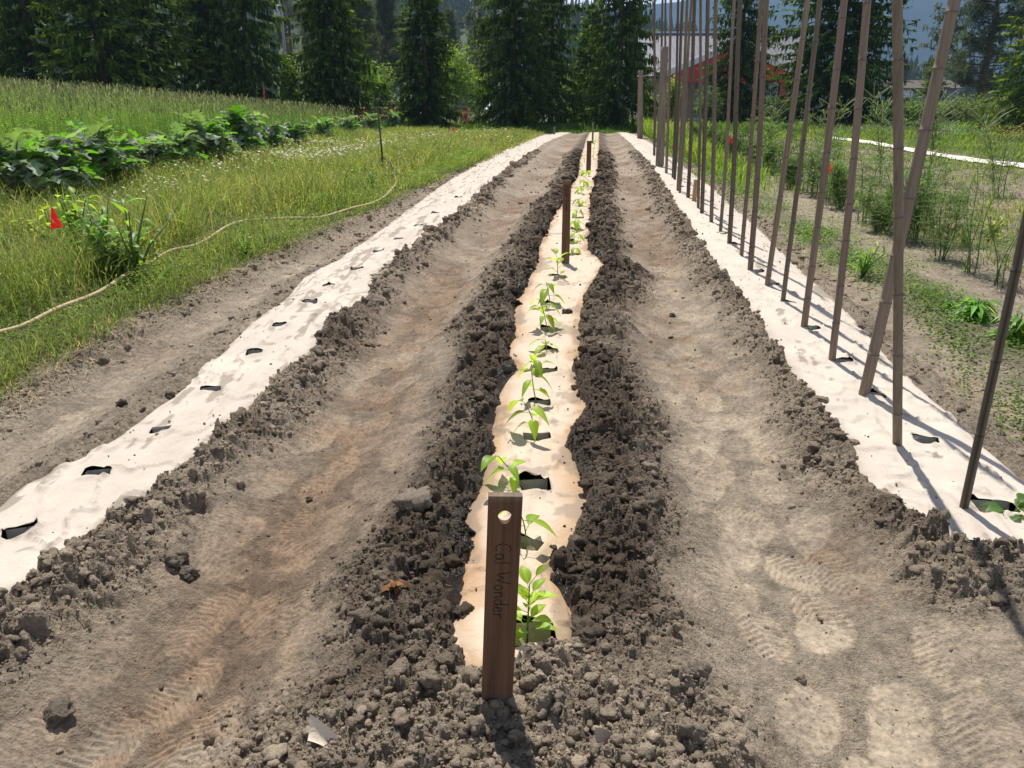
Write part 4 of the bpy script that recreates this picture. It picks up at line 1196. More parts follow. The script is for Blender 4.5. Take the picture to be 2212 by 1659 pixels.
def rye():
    g = Geo()
    n = 30000
    y = 10 + 37 * RNG.random(n) ** 1.15; x = -8.9 - 27 * RNG.random(n) ** 1.3 + .5 * fbm(y * .3, y * 0, 3, 2)
    k = (np.abs(x) < .74 * y + 2); x, y = x[k], y[k]; n = len(x)
    pat = fbm(x * .22, y * .22, 230, 3)
    h = (1.05 + .62 * RNG.random(n) ** 1.3 + .4 * pat) * (1 - .12 * sstep(30, 46, y))
    z = gz(x, y)
    c = jitter((.22, .33, .10), n, .35, .12)
    az = RNG.random(n) * 6.28; lean = .05 + .22 * RNG.random(n)
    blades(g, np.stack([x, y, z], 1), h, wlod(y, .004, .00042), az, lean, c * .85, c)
    fwd = np.stack([-np.sin(az), np.cos(az), 0 * az], 1)
    T = np.stack([x, y, z], 1) + fwd * (lean * .93)[:, None] + np.array([0, 0, 1.0]) * (h * (1 - .25 * lean / h))[:, None] * .97
    leaves(g, T, fwd * .35 + [0, 0, 1.0], .11 + .06 * RNG.random(n), wlod(y, .012, .00062), .05, jitter((.215, .215, .145), n, .35, .06), fold=.3)
    # flag leaves
    m = n // 2
    idx = RNG.choice(n, m, replace=False)
    P = np.stack([x, y, z + h * (.25 + .45 * RNG.random(n))], 1)[idx]
    leaves(g, P, RNG.normal(0, 1, (m, 3)) * [1, 1, .2] + [0, 0, .7], .26, wlod(y[idx], .008, .00055), .5, jitter((.21, .32, .085), m, .35, .12))
    tag(g.obj('tall_rye_grass', M['rye']), kind='stuff')
    g = Geo()
    ns = 900
    y = 10 + 19 * RNG.random(ns) ** 1.2; x = -8.1 - 8 * RNG.random(ns) ** 1.6 - .05 * y
    for i in range(ns):
        hh = (.95 + .6 * RNG.random()) * (1 + .5 * fbm(x[i:i + 1] * .4, y[i:i + 1] * .4, 77, 2)[0]); z0 = float(gz(np.array([x[i]]), np.array([y[i]]))[0])
        m = 26; k = np.linspace(.18, 1, m)
        P = np.stack([x[i] + .05 * k * math.sin(i) + 0 * k, y[i] + 0 * k, z0 + hh * k], 1)
        blades(g, P[:1] * [1, 1, 0] + [[0, 0, z0]], np.array([hh]), np.array([.012]), np.array([0.0]), np.array([.03]), np.array([[.10, .15, .04]]))
        a = np.arange(m) * 2.4 + i
        D = np.stack([np.cos(a), np.sin(a), .5 + 0 * a], 1)
        leaves(g, P, D, .15 - .09 * k, .034 - .012 * k, .35, jitter((.24, .37, .07), m, .3, .1))
    tag(g.obj('leafy_weed_stems', M['leaf']), kind='stuff')
rye()

def flowers():
    white = Geo(); yel = Geo()
    th = np.arange(7) * 2 * np.pi / 7
    def heads(gw, x, y, hgt, rad, col, eye, stem):
        n = len(x); z = gz(x, y) + hgt
        Cn = np.stack([x, y, z], 1)
        tx, ty = RNG.normal(0, .25, n), RNG.normal(-.1, .25, n)
        off = np.stack([np.cos(th)[None] * rad[:, None], np.sin(th)[None] * rad[:, None], (np.cos(th)[None] * tx[:, None] + np.sin(th)[None] * ty[:, None]) * rad[:, None] - .15 * rad[:, None]], -1)
        V = np.concatenate([Cn[:, None], Cn[:, None] + off], 1).reshape(-1, 3)
        F = np.array([[0, 1 + k, 1 + (k + 1) % 7] for k in range(7)])
        F = (F[None] + (np.arange(n) * 8)[:, None, None]).reshape(-1, 3)
        gw.add(V, F, None, np.tile(col, (len(V), 1)) * np.repeat(.85 + .3 * RNG.random((n, 1)), 8, 0))
        if eye is not None:
            q = Cn + [0, 0, .004]; r2 = rad * .38
            V = np.stack([q + np.stack([r2 * math.cos(a), r2 * math.sin(a), 0 * r2], 1) for a in (0, 1.57, 3.14, 4.71)] + [q + [0, 0, .008]], 1).reshape(-1, 3)
            F = np.array([[0, 1, 4], [1, 2, 4], [2, 3, 4], [3, 0, 4]]); F = (F[None] + (np.arange(n) * 5)[:, None, None]).reshape(-1, 3)
            gw.add(V, F, None, eye)
        blades(gw, np.stack([x, y, gz(x, y)], 1), hgt * 1.0, wlod(y, .002, .0003), RNG.random(n) * 6.28, .02 + 0 * x, np.tile(stem, (n, 1)))
    PX = [(335, 438, 60, .5), (400, 412, 110, .6), (300, 455, 40, .4), (560, 352, 150, 1.1), (630, 355, 230, 1.3), (690, 352, 170, 1.2), (740, 330, 260, 1.8), (770, 345, 200, 1.3), (840, 318, 220, 2.0),
          (880, 300, 130, 2.4), (930, 300, 110, 2.2), (520, 372, 80, .9), (470, 385, 60, .8), (1010, 305, 60, 2.2), (1060, 285, 60, 2.5), (700, 320, 120, 1.5), (900, 330, 60, 1.4), (380, 395, 50, .5)]
    X, Yy = [], []
    for px, py, n, s in PX:
        p = spot(px, py + 8)
        X.append(p[0] + RNG.normal(0, s * .62, n)); Yy.append(p[1] + RNG.normal(0, s * 1.1, n))
    x, y = np.concatenate(X), np.concatenate(Yy)
    k = (x - rowx(y) < -3.3) & (fbm(x * 1.3, y * .9, 280, 3) + .14 * RNG.random(len(x)) > .03); x, y = x[k], y[k]
    heads(white, x, y, .22 + .22 * RNG.random(len(x)), wlod(y, .010, .00092) * (.8 + .4 * RNG.random(len(x))), np.array([.88, .87, .83]), (.75, .50, .03), np.array([.12, .17, .05]))
    tag(white.obj('white_daisies', M['petal']), kind='stuff')
    PX = [(940, 318, 70, 1.6), (880, 345, 50, 1.2), (690, 400, 25, .8), (600, 405, 20, .7), (420, 500, 14, .4), (45, 470, 16, .5), (620, 470, 10, .3), (1000, 310, 40, 2), (820, 380, 25, .8), (2190, 300, 260, 1.5), (2205, 330, 90, 1.2), (2170, 275, 80, 1.5)]
    X, Yy = [], []
    for px, py, n, s in PX:
        p = spot(px, py + 8)
        X.append(p[0] + RNG.normal(0, s * .5, n)); Yy.append(p[1] + RNG.normal(0, s * .9, n))
    x, y = np.concatenate(X), np.concatenate(Yy)
    heads(yel, x, y, (.18 + .25 * RNG.random(len(x))) * np.where(x > 5, 1.7, 1), wlod(y, .008, .0006), np.array([.72, .50, .02]), None, np.array([.13, .18, .04]))
    tag(yel.obj('small_yellow_flowers', M['petal']), kind='stuff')
    pur = Geo()
    X, Yy = [], []
    for px, py, n, s in [(1960, 275, 380, 3.0), (2020, 268, 300, 3), (1900, 285, 120, 2), (2060, 300, 120, 2), (2110, 285, 120, 2.5)]:
        p = spot(px, py + 5); X.append(p[0] + RNG.normal(0, s * .45, n)); Yy.append(p[1] + RNG.normal(0, s * .8, n))
    x, y = np.concatenate(X), np.concatenate(Yy)
    heads(pur, x, y, .3 + .25 * RNG.random(len(x)), wlod(y, .01, .0006), np.array([.38, .34, .50]), None, np.array([.12, .17, .06]))
    tag(pur.obj('pale_purple_flowers', M['petal']), kind='stuff')
flowers()

# ------------------------------------------------------------------ artichokes
def lobed_leaf(g, P0, az, L, W, el, droop, col, rg):
    n = 19
    t = np.linspace(0, 1, n)
    d = np.array([math.cos(az), math.sin(az), 0]); s = np.array([-math.sin(az), math.cos(az), 0])
    ang = el - droop * t ** 1.4
    seg = L / (n - 1)
    hx = np.concatenate([[0], np.cumsum(np.cos(ang[:-1]) * seg)]); hz_ = np.concatenate([[0], np.cumsum(np.sin(ang[:-1]) * seg)])
    mid = P0 + d * hx[:, None] + np.array([0, 0, 1.0]) * hz_[:, None] + s * (.05 * L * np.sin(t * 3 + az))[:, None]
    nor = -np.sin(ang)[:, None] * d + np.cos(ang)[:, None] * np.array([0, 0, 1.0])
    wt = W * np.sin(np.pi * np.clip(.10 + .92 * t, 0, 1)) ** .8 * (.55 + .45 * t ** .3)
    V = [mid]; F3, F4 = [], []
    c = [np.tile(col * 1.35 + .02, (n, 1))]
    for sg in (-1, 1):
        lob = np.where(np.arange(n) % 2 == 0, 1.15, .26) * (1 + .22 * (rg.random(n) - .5))
        inn = mid + s * sg * (wt * .13)[:, None] + nor * (wt * .10)[:, None]
        # lobe tips sweep forward
        fw = np.roll(mid, -1, 0); fw[-1] = mid[-1]
        out = mid + (fw - mid) * 1.5 + s * sg * (wt * .5 * lob)[:, None] + nor * (wt * (.16 + .12 * rg.random(n)) - .25 * wt * (rg.random(n) < .3))[:, None]
        a = len(V[0]) if len(V) == 1 else sum(len(q) for q in V)
        V += [inn, out]; c += [np.tile(col, (n, 1)), np.tile(col * .92, (n, 1))]
        i = np.arange(n - 1)
        F4.append(np.stack([i, i + 1, a + i + 1, a + i], 1)); F4.append(np.stack([a + i, a + i + 1, a + n + i + 1, a + n + i], 1))
    g.add(np.concatenate(V), None, np.concatenate(F4), np.concatenate(c))

def artichoke(seed, h, nl):
    rg = np.random.default_rng(seed)
    g = Geo()
    for i in range(nl):
        f = i / nl
        az = i * 2.4 + rg.uniform(-.4, .4)
        el = 1.45 - .85 * rg.random() * (1 - f * .3); L = h * rg.uniform(.45, .85)
        col = np.array([.30, .345, .285]) * rg.uniform(.5, 1.25) * (1 + .10 * (rg.random(3) - .5))
        if rg.random() < .3: col = np.array([.17, .33, .05]) * rg.uniform(.8, 1.2)
        z0 = h * .52 * rg.random() ** 1.1
        lobed_leaf(g, np.array([rg.normal(0, .05), rg.normal(0, .05), z0]), az, L * (1 - .3 * z0 / h), L * rg.uniform(.30, .44), el, rg.uniform(.8, 2.6), col, rg)
    st = Geo()
    for k in range(3):
        V, F3, F4 = tube([[0, 0, -.03], [rg.normal(0, .04), rg.normal(0, .04), h * .4], [rg.normal(0, .12), rg.normal(0, .12), h * .8]], [.03, .022, .012], 7)
        st.add(V, F3, F4, (.10, .14, .08))
    return g, st
ART = [(55, 450, 275, 'silvery artichoke plant at the left edge, biggest of its row'), (125, 440, 270, 'silvery artichoke plant directly behind the red folded flag'),
       (205, 415, 258, 'silvery artichoke with one tall curled leaf standing up'), (262, 402, 290, 'artichoke plant with bright backlit leaves, behind the first daisies'),
       (330, 385, 285, 'low spreading silvery artichoke beside the daisies'), (392, 372, 268, 'bushy green artichoke, mid row, taller than its neighbours'),
       (452, 360, 255, 'artichoke plant with whitish leaf tips above the meadow daisies'), (522, 345, 243, 'artichoke plant with an upright silver head of leaves, middle of its row'),
       (585, 332, 262, 'artichoke plant left of the wide daisy patch'), (640, 320, 262, 'leafy artichoke plant behind the wide daisy patch'),
       (700, 308, 258, 'yellowish green artichoke plant nearest the end of the tall rye'), (752, 298, 252, 'artichoke plant just left of the tripod riser'),
       (802, 288, 248, 'artichoke plant seen behind the tripod riser'), (850, 282, 244, 'artichoke plant to the right of the tripod riser'), (895, 276, 246, 'last small artichoke plant at the far end of its row')]
for i, (px, py, ty, lab) in enumerate(ART):
    p = spot(px, py)
    h = (at_y(px, ty, p[1]) - p)[2]
    g, st = artichoke(500 + i, h * (1.05 if i < 6 else 1.22), 84 if i < 8 else 60)
    t = thing('artichoke_plant', p, lab, 'artichoke', 'artichoke plants in the left field')
    g.obj('leaves', M['artichoke'], t); st.obj('stalk', M['stem'], t)

# ------------------------------------------------------------------ single weeds
def weed(px, py, ty, label, seed, nl=26, ll=.5, lw=.13, col=(.085, .16, .03), bush=1.0, up=.9, name='weed_plant', cat='weed', grp=None):
    rg = np.random.default_rng(seed)
    p = spot(px, py); h = max((at_y(px, ty, p[1]) - p)[2], .05)
    t = thing(name, p, label, cat, grp)
    g = Geo(); st = Geo()
    ns = max(1, int(5 * bush)); B, D, Ls = [], [], []
    for s in range(ns):
        a = rg.random() * 6.28; lean = h * .42 * bush * rg.random(); hh = h * rg.uniform(.6, 1.0)
        tip = np.array([math.cos(a) * lean, math.sin(a) * lean, hh])
        V, F3, F4 = tube([[0, 0, -.01], tip * [.35, .35, .5], tip], [.012 * (.4 + h), .009 * (.4 + h), .004], 6); st.add(V, F3, F4, (.10, .15, .05))
        for i in range(nl):
            f = (i + .5) / nl; q = tip * [f ** 1.3, f ** 1.3, f]
            b = rg.random() * 6.28; e = rg.uniform(.0, 1.0) * up
            B.append(q); D.append([math.cos(b), math.sin(b), e]); Ls.append(h * ll * (.95 - .35 * f) * rg.uniform(.6, 1.15))
    n = len(B); Ls = np.array(Ls)
    leaf_fine(g, np.array(B), np.array(D), Ls, Ls * lw * (1.6 + .8 * rg.random(n)), rg.uniform(.1, 1.1, n), jitter(np.array(col) * 1.7, n, .4, .15))
    st.obj('stem', M['stem'], t); g.obj('leaves', M['leaf'], t)
weed(120, 545, 440, 'leafy light green weed clump beside the folded red flag', 1, 15, .36, .28, (.12, .21, .03), 1.6)
weed(175, 560, 405, 'taller leafy bright green weed between the red flag and the thistles', 2, 18, .32, .26, (.125, .215, .032), 1.3)
weed(232, 590, 410, 'dark green thistle with long toothed leaves, left one of the tall pair by the hose', 3, 11, .40, .12, (.085, .165, .030), 1.6, 1.5)
weed(295, 605, 418, 'dark green thistle with yellowing top leaves, right one of the tall pair by the hose', 4, 11, .40, .12, (.10, .17, .028), 1.7, 1.5)
weed(265, 600, 505, 'dense low dark weed mound at the foot of the tall thistles', 5, 60, .30, .2, (.05, .10, .026), 1.6)
weed(350, 600, 520, 'small yellowing weed right beside the hose gap', 6, 9, .5, .12, (.16, .17, .03), .6, 1.2)
weed(531, 558, 508, 'single small broad weed growing beside the hose at mid length', 7, 10, .5, .16, (.11, .19, .03), .8)
weed(752, 408, 356, 'upright weed with pale long leaves, left of the hose end', 8, 10, .55, .12, (.11, .18, .04), .8, 1.4)
weed(806, 412, 360, 'upright dark-stemmed weed nearest the hose coupling', 9, 9, .55, .12, (.10, .17, .035), .8, 1.4)
weed(22, 560, 490, 'tuft of broad upright grass at the left edge of the picture', 10, 6, .9, .05, (.09, .16, .03), 1.2, 3.0)
weed(640, 415, 385, 'low yellow-flecked weed in the middle of the daisies', 11, 14, .45, .15, (.14, .19, .03), 1.0)
weed(2105, 690, 640, 'flat leafy rosette weed nearest the leaning front pole on its left', 12, 14, 1.5, .10, (.085, .165, .035), 1.2, .45)
weed(2192, 735, 672, 'leafy rosette weed at the right edge beside the leaning front pole', 13, 16, 1.3, .10, (.10, .18, .035), 1.3, .6)
weed(2050, 668, 648, 'small weed rosette at the end of the low weed strip', 14, 12, 1.3, .14, (.085, .16, .035), 1.0, .5)
weed(1862, 600, 520, 'tuft of long grass blades among the weed strip, right of the fourth pole', 15, 9, .95, .035, (.095, .18, .035), 1.5, 2.6)
weed(2140, 520, 462, 'yellowish weed patch plant behind the last asparagus stems', 16, 22, .4, .16, (.16, .20, .035), 1.8, 1.4)
weed(2085, 535, 480, 'leafy yellow-green weed in front of the straw field at right', 17, 20, .4, .16, (.14, .19, .04), 1.6, 1.4)

# ------------------------------------------------------------------ asparagus row
def asparagus(px, py, ty, label, seed, ns=6, dense=1.0, spread=.22, curly=0):
    rg = np.random.default_rng(seed)
    p = spot(px, py); h = (at_y(px, ty, p[1]) - p)[2]
    t = thing('asparagus_plant', p, label, 'asparagus', 'asparagus plants in the row beside the poles')
    wl = .0015 + .00040 * p[1]
    fc = jitter((.105, .185, .055), 1, .15, .05)[0]
    for s in range(ns):
        g = Geo(); st = Geo(); B, D, L = [], [], []
        a = rg.random() * 6.28; hh = h * rg.uniform(.72, 1.06); ln = hh * spread * rg.uniform(.2, 1.2)
        b0 = np.array([math.cos(a) * .10, math.sin(a) * .10, -.02]) * rg.random()
        tip = b0 + [math.cos(a) * ln, math.sin(a) * ln, hh]
        k = np.linspace(0, 1, 12); P = b0 + (tip - b0) * np.stack([k ** 1.4, k ** 1.4, k], 1) + np.stack([.02 * np.sin(k * 7 + s), 0 * k, 0 * k], 1)
        V, F3, F4 = tube(P, (.006 - .0045 * k) * (1 + .03 * p[1]), 6); st.add(V, F3, F4, np.array([.12, .19, .06]) * rg.uniform(.7, 1.2))
        for j in range(int(48 * dense)):
            f = rg.uniform(.22, 1.0); q = P[min(11, int(f * 11))]
            b = rg.random() * 6.28; bl = h * .24 * (1.2 - f) * rg.uniform(.5, 1.4) + .05
            d = np.array([math.cos(b), math.sin(b), rg.uniform(.2, .9)])
            m = 8; kk = np.linspace(.2, 1, m)
            Q = q + d * bl * kk[:, None] - np.array([0, 0, .3]) * bl * (kk ** 2)[:, None]
            B += list(Q); D += list(rg.normal(0, 1, (m, 3)) + d * .8); L += [.035 + .025 * rg.random()] * m
            V, F3, F4 = tube([q, q + d * bl * .6 - [0, 0, .1 * bl], Q[-1]], wl * .45, 4, False); st.add(V, F3, F4, (.13, .21, .06))
        for j in range(curly):
            f = rg.uniform(.45, 1); q = P[int(f * 11)]; b = rg.random() * 6.28; R = h * rg.uniform(.10, .2)
            kk = np.linspace(0, 1, 9); ca = kk * rg.uniform(1.8, 3.0)
            C = q + np.stack([math.cos(b) * R * np.sin(ca * .8) * 1.6, math.sin(b) * R * np.sin(ca * .8), R * (.9 * np.sin(ca) + .2 * kk)], 1)
            V, F3, F4 = tube(C, wl * .6, 4, False); st.add(V, F3, F4, (.27, .32, .15))
        # fern at the foot of each stalk
        m = int(30 * dense)
        a2 = rg.random(m) * 6.28; r = h * .20 * rg.random(m) ** .6; zz = h * .22 * rg.random(m) ** 1.5
        B += list(np.stack([np.cos(a2) * r, np.sin(a2) * r, zz], 1)); D += list(np.stack([np.cos(a2), np.sin(a2), .5 + rg.random(m)], 1)); L += list(.05 + .05 * rg.random(m))
        n = len(B)
        leaves(g, np.array(B), np.array(D), np.array(L) * (1 + .03 * p[1]), wl * 1.3, .1, jitter(fc, n, .4, .1))
        so = st.obj('stalk', M['stem'], t)
        tag(g.obj('fern', M['leaf'], so), kind='stuff')
ASP = [(2090, 590, 345, 4, .55, .22, 0, 'thin feathery asparagus stalks between the sparse nearest plant and the dark-footed one'), (1940, 512, 300, 5, .6, .22, 0, 'thin tall asparagus stalks left of the plant crossed by the leaning pole'),
       (1862, 478, 300, 5, .6, .22, 0, 'wispy tall asparagus stalks just right of the red pennant flag'), (1790, 436, 275, 5, .6, .22, 1, 'wispy tall asparagus stalks just left of the red pennant flag'),
       (1736, 414, 262, 5, .6, .22, 1, 'wispy asparagus stalks between the fifth and sixth poles'), (1688, 392, 255, 5, .6, .22, 0, 'wispy asparagus stalks between the sixth and seventh poles'),
       (1644, 370, 250, 5, .6, .22, 0, 'wispy asparagus stalks behind the eighth pole'), (1602, 352, 250, 5, .6, .22, 0, 'wispy asparagus stalks behind the small red flag, close to the ninth pole'),
       (2151, 617, 430, 4, .35, .22, 0, 'sparse asparagus plant with bare stalks, nearest the camera'), (2035, 561, 375, 6, .8, .25, 0, 'asparagus plant with a dark bushy foot, second from the camera'),
       (1975, 525, 330, 9, 1.1, .25, 1, 'tall feathery asparagus plant crossed by the hard-leaning pole'), (1903, 500, 395, 8, 1.3, .3, 0, 'dense feathery asparagus plant left of the plumb split pole'),
       (1819, 452, 345, 7, 1.0, .25, 0, 'asparagus plant beside the red pennant flag'), (1711, 408, 330, 7, 1.1, .25, 0, 'bushy asparagus plant with a dark foot, behind the sixth pole'),
       (1760, 425, 310, 6, .7, .22, 2, 'thin stalked asparagus plant between the bushy one and the pennant flag'), (1665, 378, 305, 6, .9, .25, 0, 'asparagus plant behind the seventh pole'),
       (1623, 360, 290, 6, .9, .25, 0, 'asparagus plant right of the small red flag'), (1583, 350, 285, 6, .9, .25, 0, 'asparagus plant left of the small red flag'),
       (1555, 338, 275, 6, .9, .25, 0, 'asparagus plant behind the tenth and eleventh poles'), (1527, 328, 268, 6, .9, .25, 0, 'far asparagus plant seen between the middle poles'),
       (1500, 318, 255, 6, .9, .25, 0, 'asparagus plant near the orange flag'), (2160, 425, 225, 5, .5, .3, 8, 'tall pale asparagus with curling branches at the right, behind the leaning poles'),
       (1905, 400, 195, 5, .45, .35, 9, 'tall pale asparagus with curling branch tips, left of the plumb split pole'), (2010, 395, 190, 5, .45, .35, 9, 'tall pale asparagus with curling branch tips, between plumb and leaning poles'),
       (1780, 372, 215, 5, .45, .35, 8, 'pale curling asparagus in front of the big dark right-hand spruce'), (1655, 350, 225, 5, .5, .3, 6, 'pale curling asparagus before the red gabled porch')]
for i, (px, py, ty, ns, de, sp, cu, lab) in enumerate(ASP): asparagus(px, py, ty, lab, 700 + i, ns, de, sp, cu)

# ------------------------------------------------------------------ right-hand ground cover, straw and grass
def right_side():
    g = Geo(); n = 40000
    y = 3.2 + 26 * RNG.random(n) ** 1.8; u = 3.0 + .20 * RNG.normal(0, 1, n) + .10 * np.sin(y * 1.3)
    sp = RNG.random(n) < .2; u = np.where(sp, 2.8 + 1.2 * RNG.random(n), u)
    x = rowx(y) + u; pat = fbm(x * 2, y * 1.3, 240, 3)
    k = RNG.random(n) < np.clip(.55 + 2.2 * pat, .05, 1); x, y, u = x[k], y[k], u[k]; n = len(x)
    P = np.stack([x, y, gz(x, y) + .01 + .05 * RNG.random(n)], 1)
    leaves(g, P, RNG.normal(0, 1, (n, 3)) * [1, 1, .4] + [0, 0, .45], wlod(y, .022, .0018) * (.6 + .8 * RNG.random(n)), wlod(y, .011, .0010), .3, jitter((.11, .20, .035), n, .4, .15))
    tag(g.obj('low_weed_cover', M['leaf']), kind='stuff')
    g = Geo(); n = 42000
    y = 5 + 30 * RNG.random(n) ** 1.5; x = rowx(y) + 3.9 + 16 * RNG.random(n) ** 1.2
    lx, ly = WHITE_A[:2]; mx, my = WHITE_B[:2]
    side = ((x - lx) * (my - ly) - (y - ly) * (mx - lx)) / math.hypot(mx - lx, my - ly)     # >0 on the camera's side
    k = (side > .6) & (x < .75 * y + 2); x, y = x[k], y[k]; n = len(x)
    P = np.stack([x, y, gz(x, y) + .012 + .02 * RNG.random(n)], 1)
    c = jitter((.40, .33, .235), n, .45, .06); c = np.where((RNG.random(n) < .25)[:, None], c * .35, c)
    leaves(g, P, RNG.normal(0, 1, (n, 3)) * [1, 1, .22], wlod(y, .07, .003) * (.4 + .9 * RNG.random(n)), wlod(y, .007, .0009), .05, c)
    tag(g.obj('straw_mulch', M['straw']), kind='stuff')
    g = Geo(); n = 120000
    y = 7 + 56 * RNG.random(n) ** 1.25; x = rowx(y) + 2.85 + 40 * RNG.random(n) ** 1.5
    u = x - rowx(y)
    side = ((x - lx) * (my - ly) - (y - ly) * (mx - lx)) / math.hypot(mx - lx, my - ly)
    pat = fbm(x * .4, y * .4, 250, 3)
    beyond = (side < -.7 + pat)
    rowg = (u < 4.2) & (y > 13 + 9 * RNG.random(n)) & (u > 3.0)
    patch = (side > 0) & (u > 4.2) & (RNG.random(n) < .22 + .6 * sstep(-.05, .15, pat))
    near = (side > 0) & (side < 2.4 + 3 * pat) & (RNG.random(n) < .6)
    nearyel = (y < 11 + 3 * pat) & (u > 4.3) & (RNG.random(n) < .8)
    k = (beyond | rowg | patch | near | nearyel) & (x < .75 * y + 2); 
    x, y, u, pat, rowg, beyond, nearyel = (q[k] for q in (x, y, u, pat, rowg, beyond, nearyel)); n = len(x)
    h = np.where(rowg, .25 + .45 * sstep(15, 34, y), np.where(beyond, .14 + .18 * sstep(44, 56, y) * 2, .13)) * (.5 + .9 * RNG.random(n)) * (1 + pat)
    m = np.clip(.4 + 2 * pat, 0, 1)[:, None]
    c = np.array([.15, .26, .04]) * (1 - m) + np.array([.23, .30, .06]) * m
    c = np.where(nearyel[:, None] & (RNG.random((n, 1)) < .5), np.array([.30, .27, .09]), c) * (.7 + .6 * RNG.random((n, 1)))
    blades(g, np.stack([x, y, gz(x, y) - .01], 1), h, wlod(y, .004, .00072) * (.7 + .8 * RNG.random(n)), RNG.random(n) * 6.28, h * (.2 + .8 * RNG.random(n)), c)
    tag(g.obj('right_hand_grass', M['grass']), kind='stuff')
    g = Geo(); n = 26000
    y = 51.8 + 13 * RNG.random(n) ** 1.5; x = -22 + 60 * RNG.random(n)
    h = .15 + .55 * RNG.random(n) * sstep(52, 56, y) * (1 + fbm(x * .5, y * .5, 260, 3))
    blades(g, np.stack([x, y, gz(x, y)], 1), h, .05 + .03 * RNG.random(n), RNG.random(n) * 6.28, h * .4, jitter((.11, .20, .032), n, .4, .12))
    tag(g.obj('headland_grass', M['grass']), kind='stuff')
    # straw litter, twigs and stray bits on the walked soil
    g = Geo(); n = 2600
    y = 1.3 + 12 * RNG.random(n) ** 1.8; u = (RNG.random(n) - .5) * 6.2; x = rowx(y) + u
    z, sh, out, fur, d, dC, uu = soil_fields(x, y)
    k = (d > .03) & (RNG.random(n) < .35 + .65 * (u > .4)); x, y, z = x[k], y[k], z[k]; n = len(x)
    leaves(g, np.stack([x, y, z + .004], 1), RNG.normal(0, 1, (n, 3)) * [1, 1, .15], .008 + .03 * RNG.random(n) ** 2, .002, .12, jitter((.30, .235, .155), n, .45, .1))
    tag(g.obj('straw_bits', M['straw']), kind='stuff')
    g = Geo(); n = 3000
    u = np.where(RNG.random(n) < .5, -3.05 + .12 * RNG.normal(0, 1, n), -2.9 - .4 * RNG.random(n)); y = 3.3 + 9 * RNG.random(n) ** 1.5; x = rowx(y) + u
    leaves(g, np.stack([x, y, ground_h(x, y) + .01], 1), RNG.normal(0, 1, (n, 3)) * [1, 1, .2], .05 + .09 * RNG.random(n), .004, .1, jitter((.42, .34, .19), n, .35, .08))
    tag(g.obj('dry_grass_litter', M['straw']), kind='stuff')
right_side()

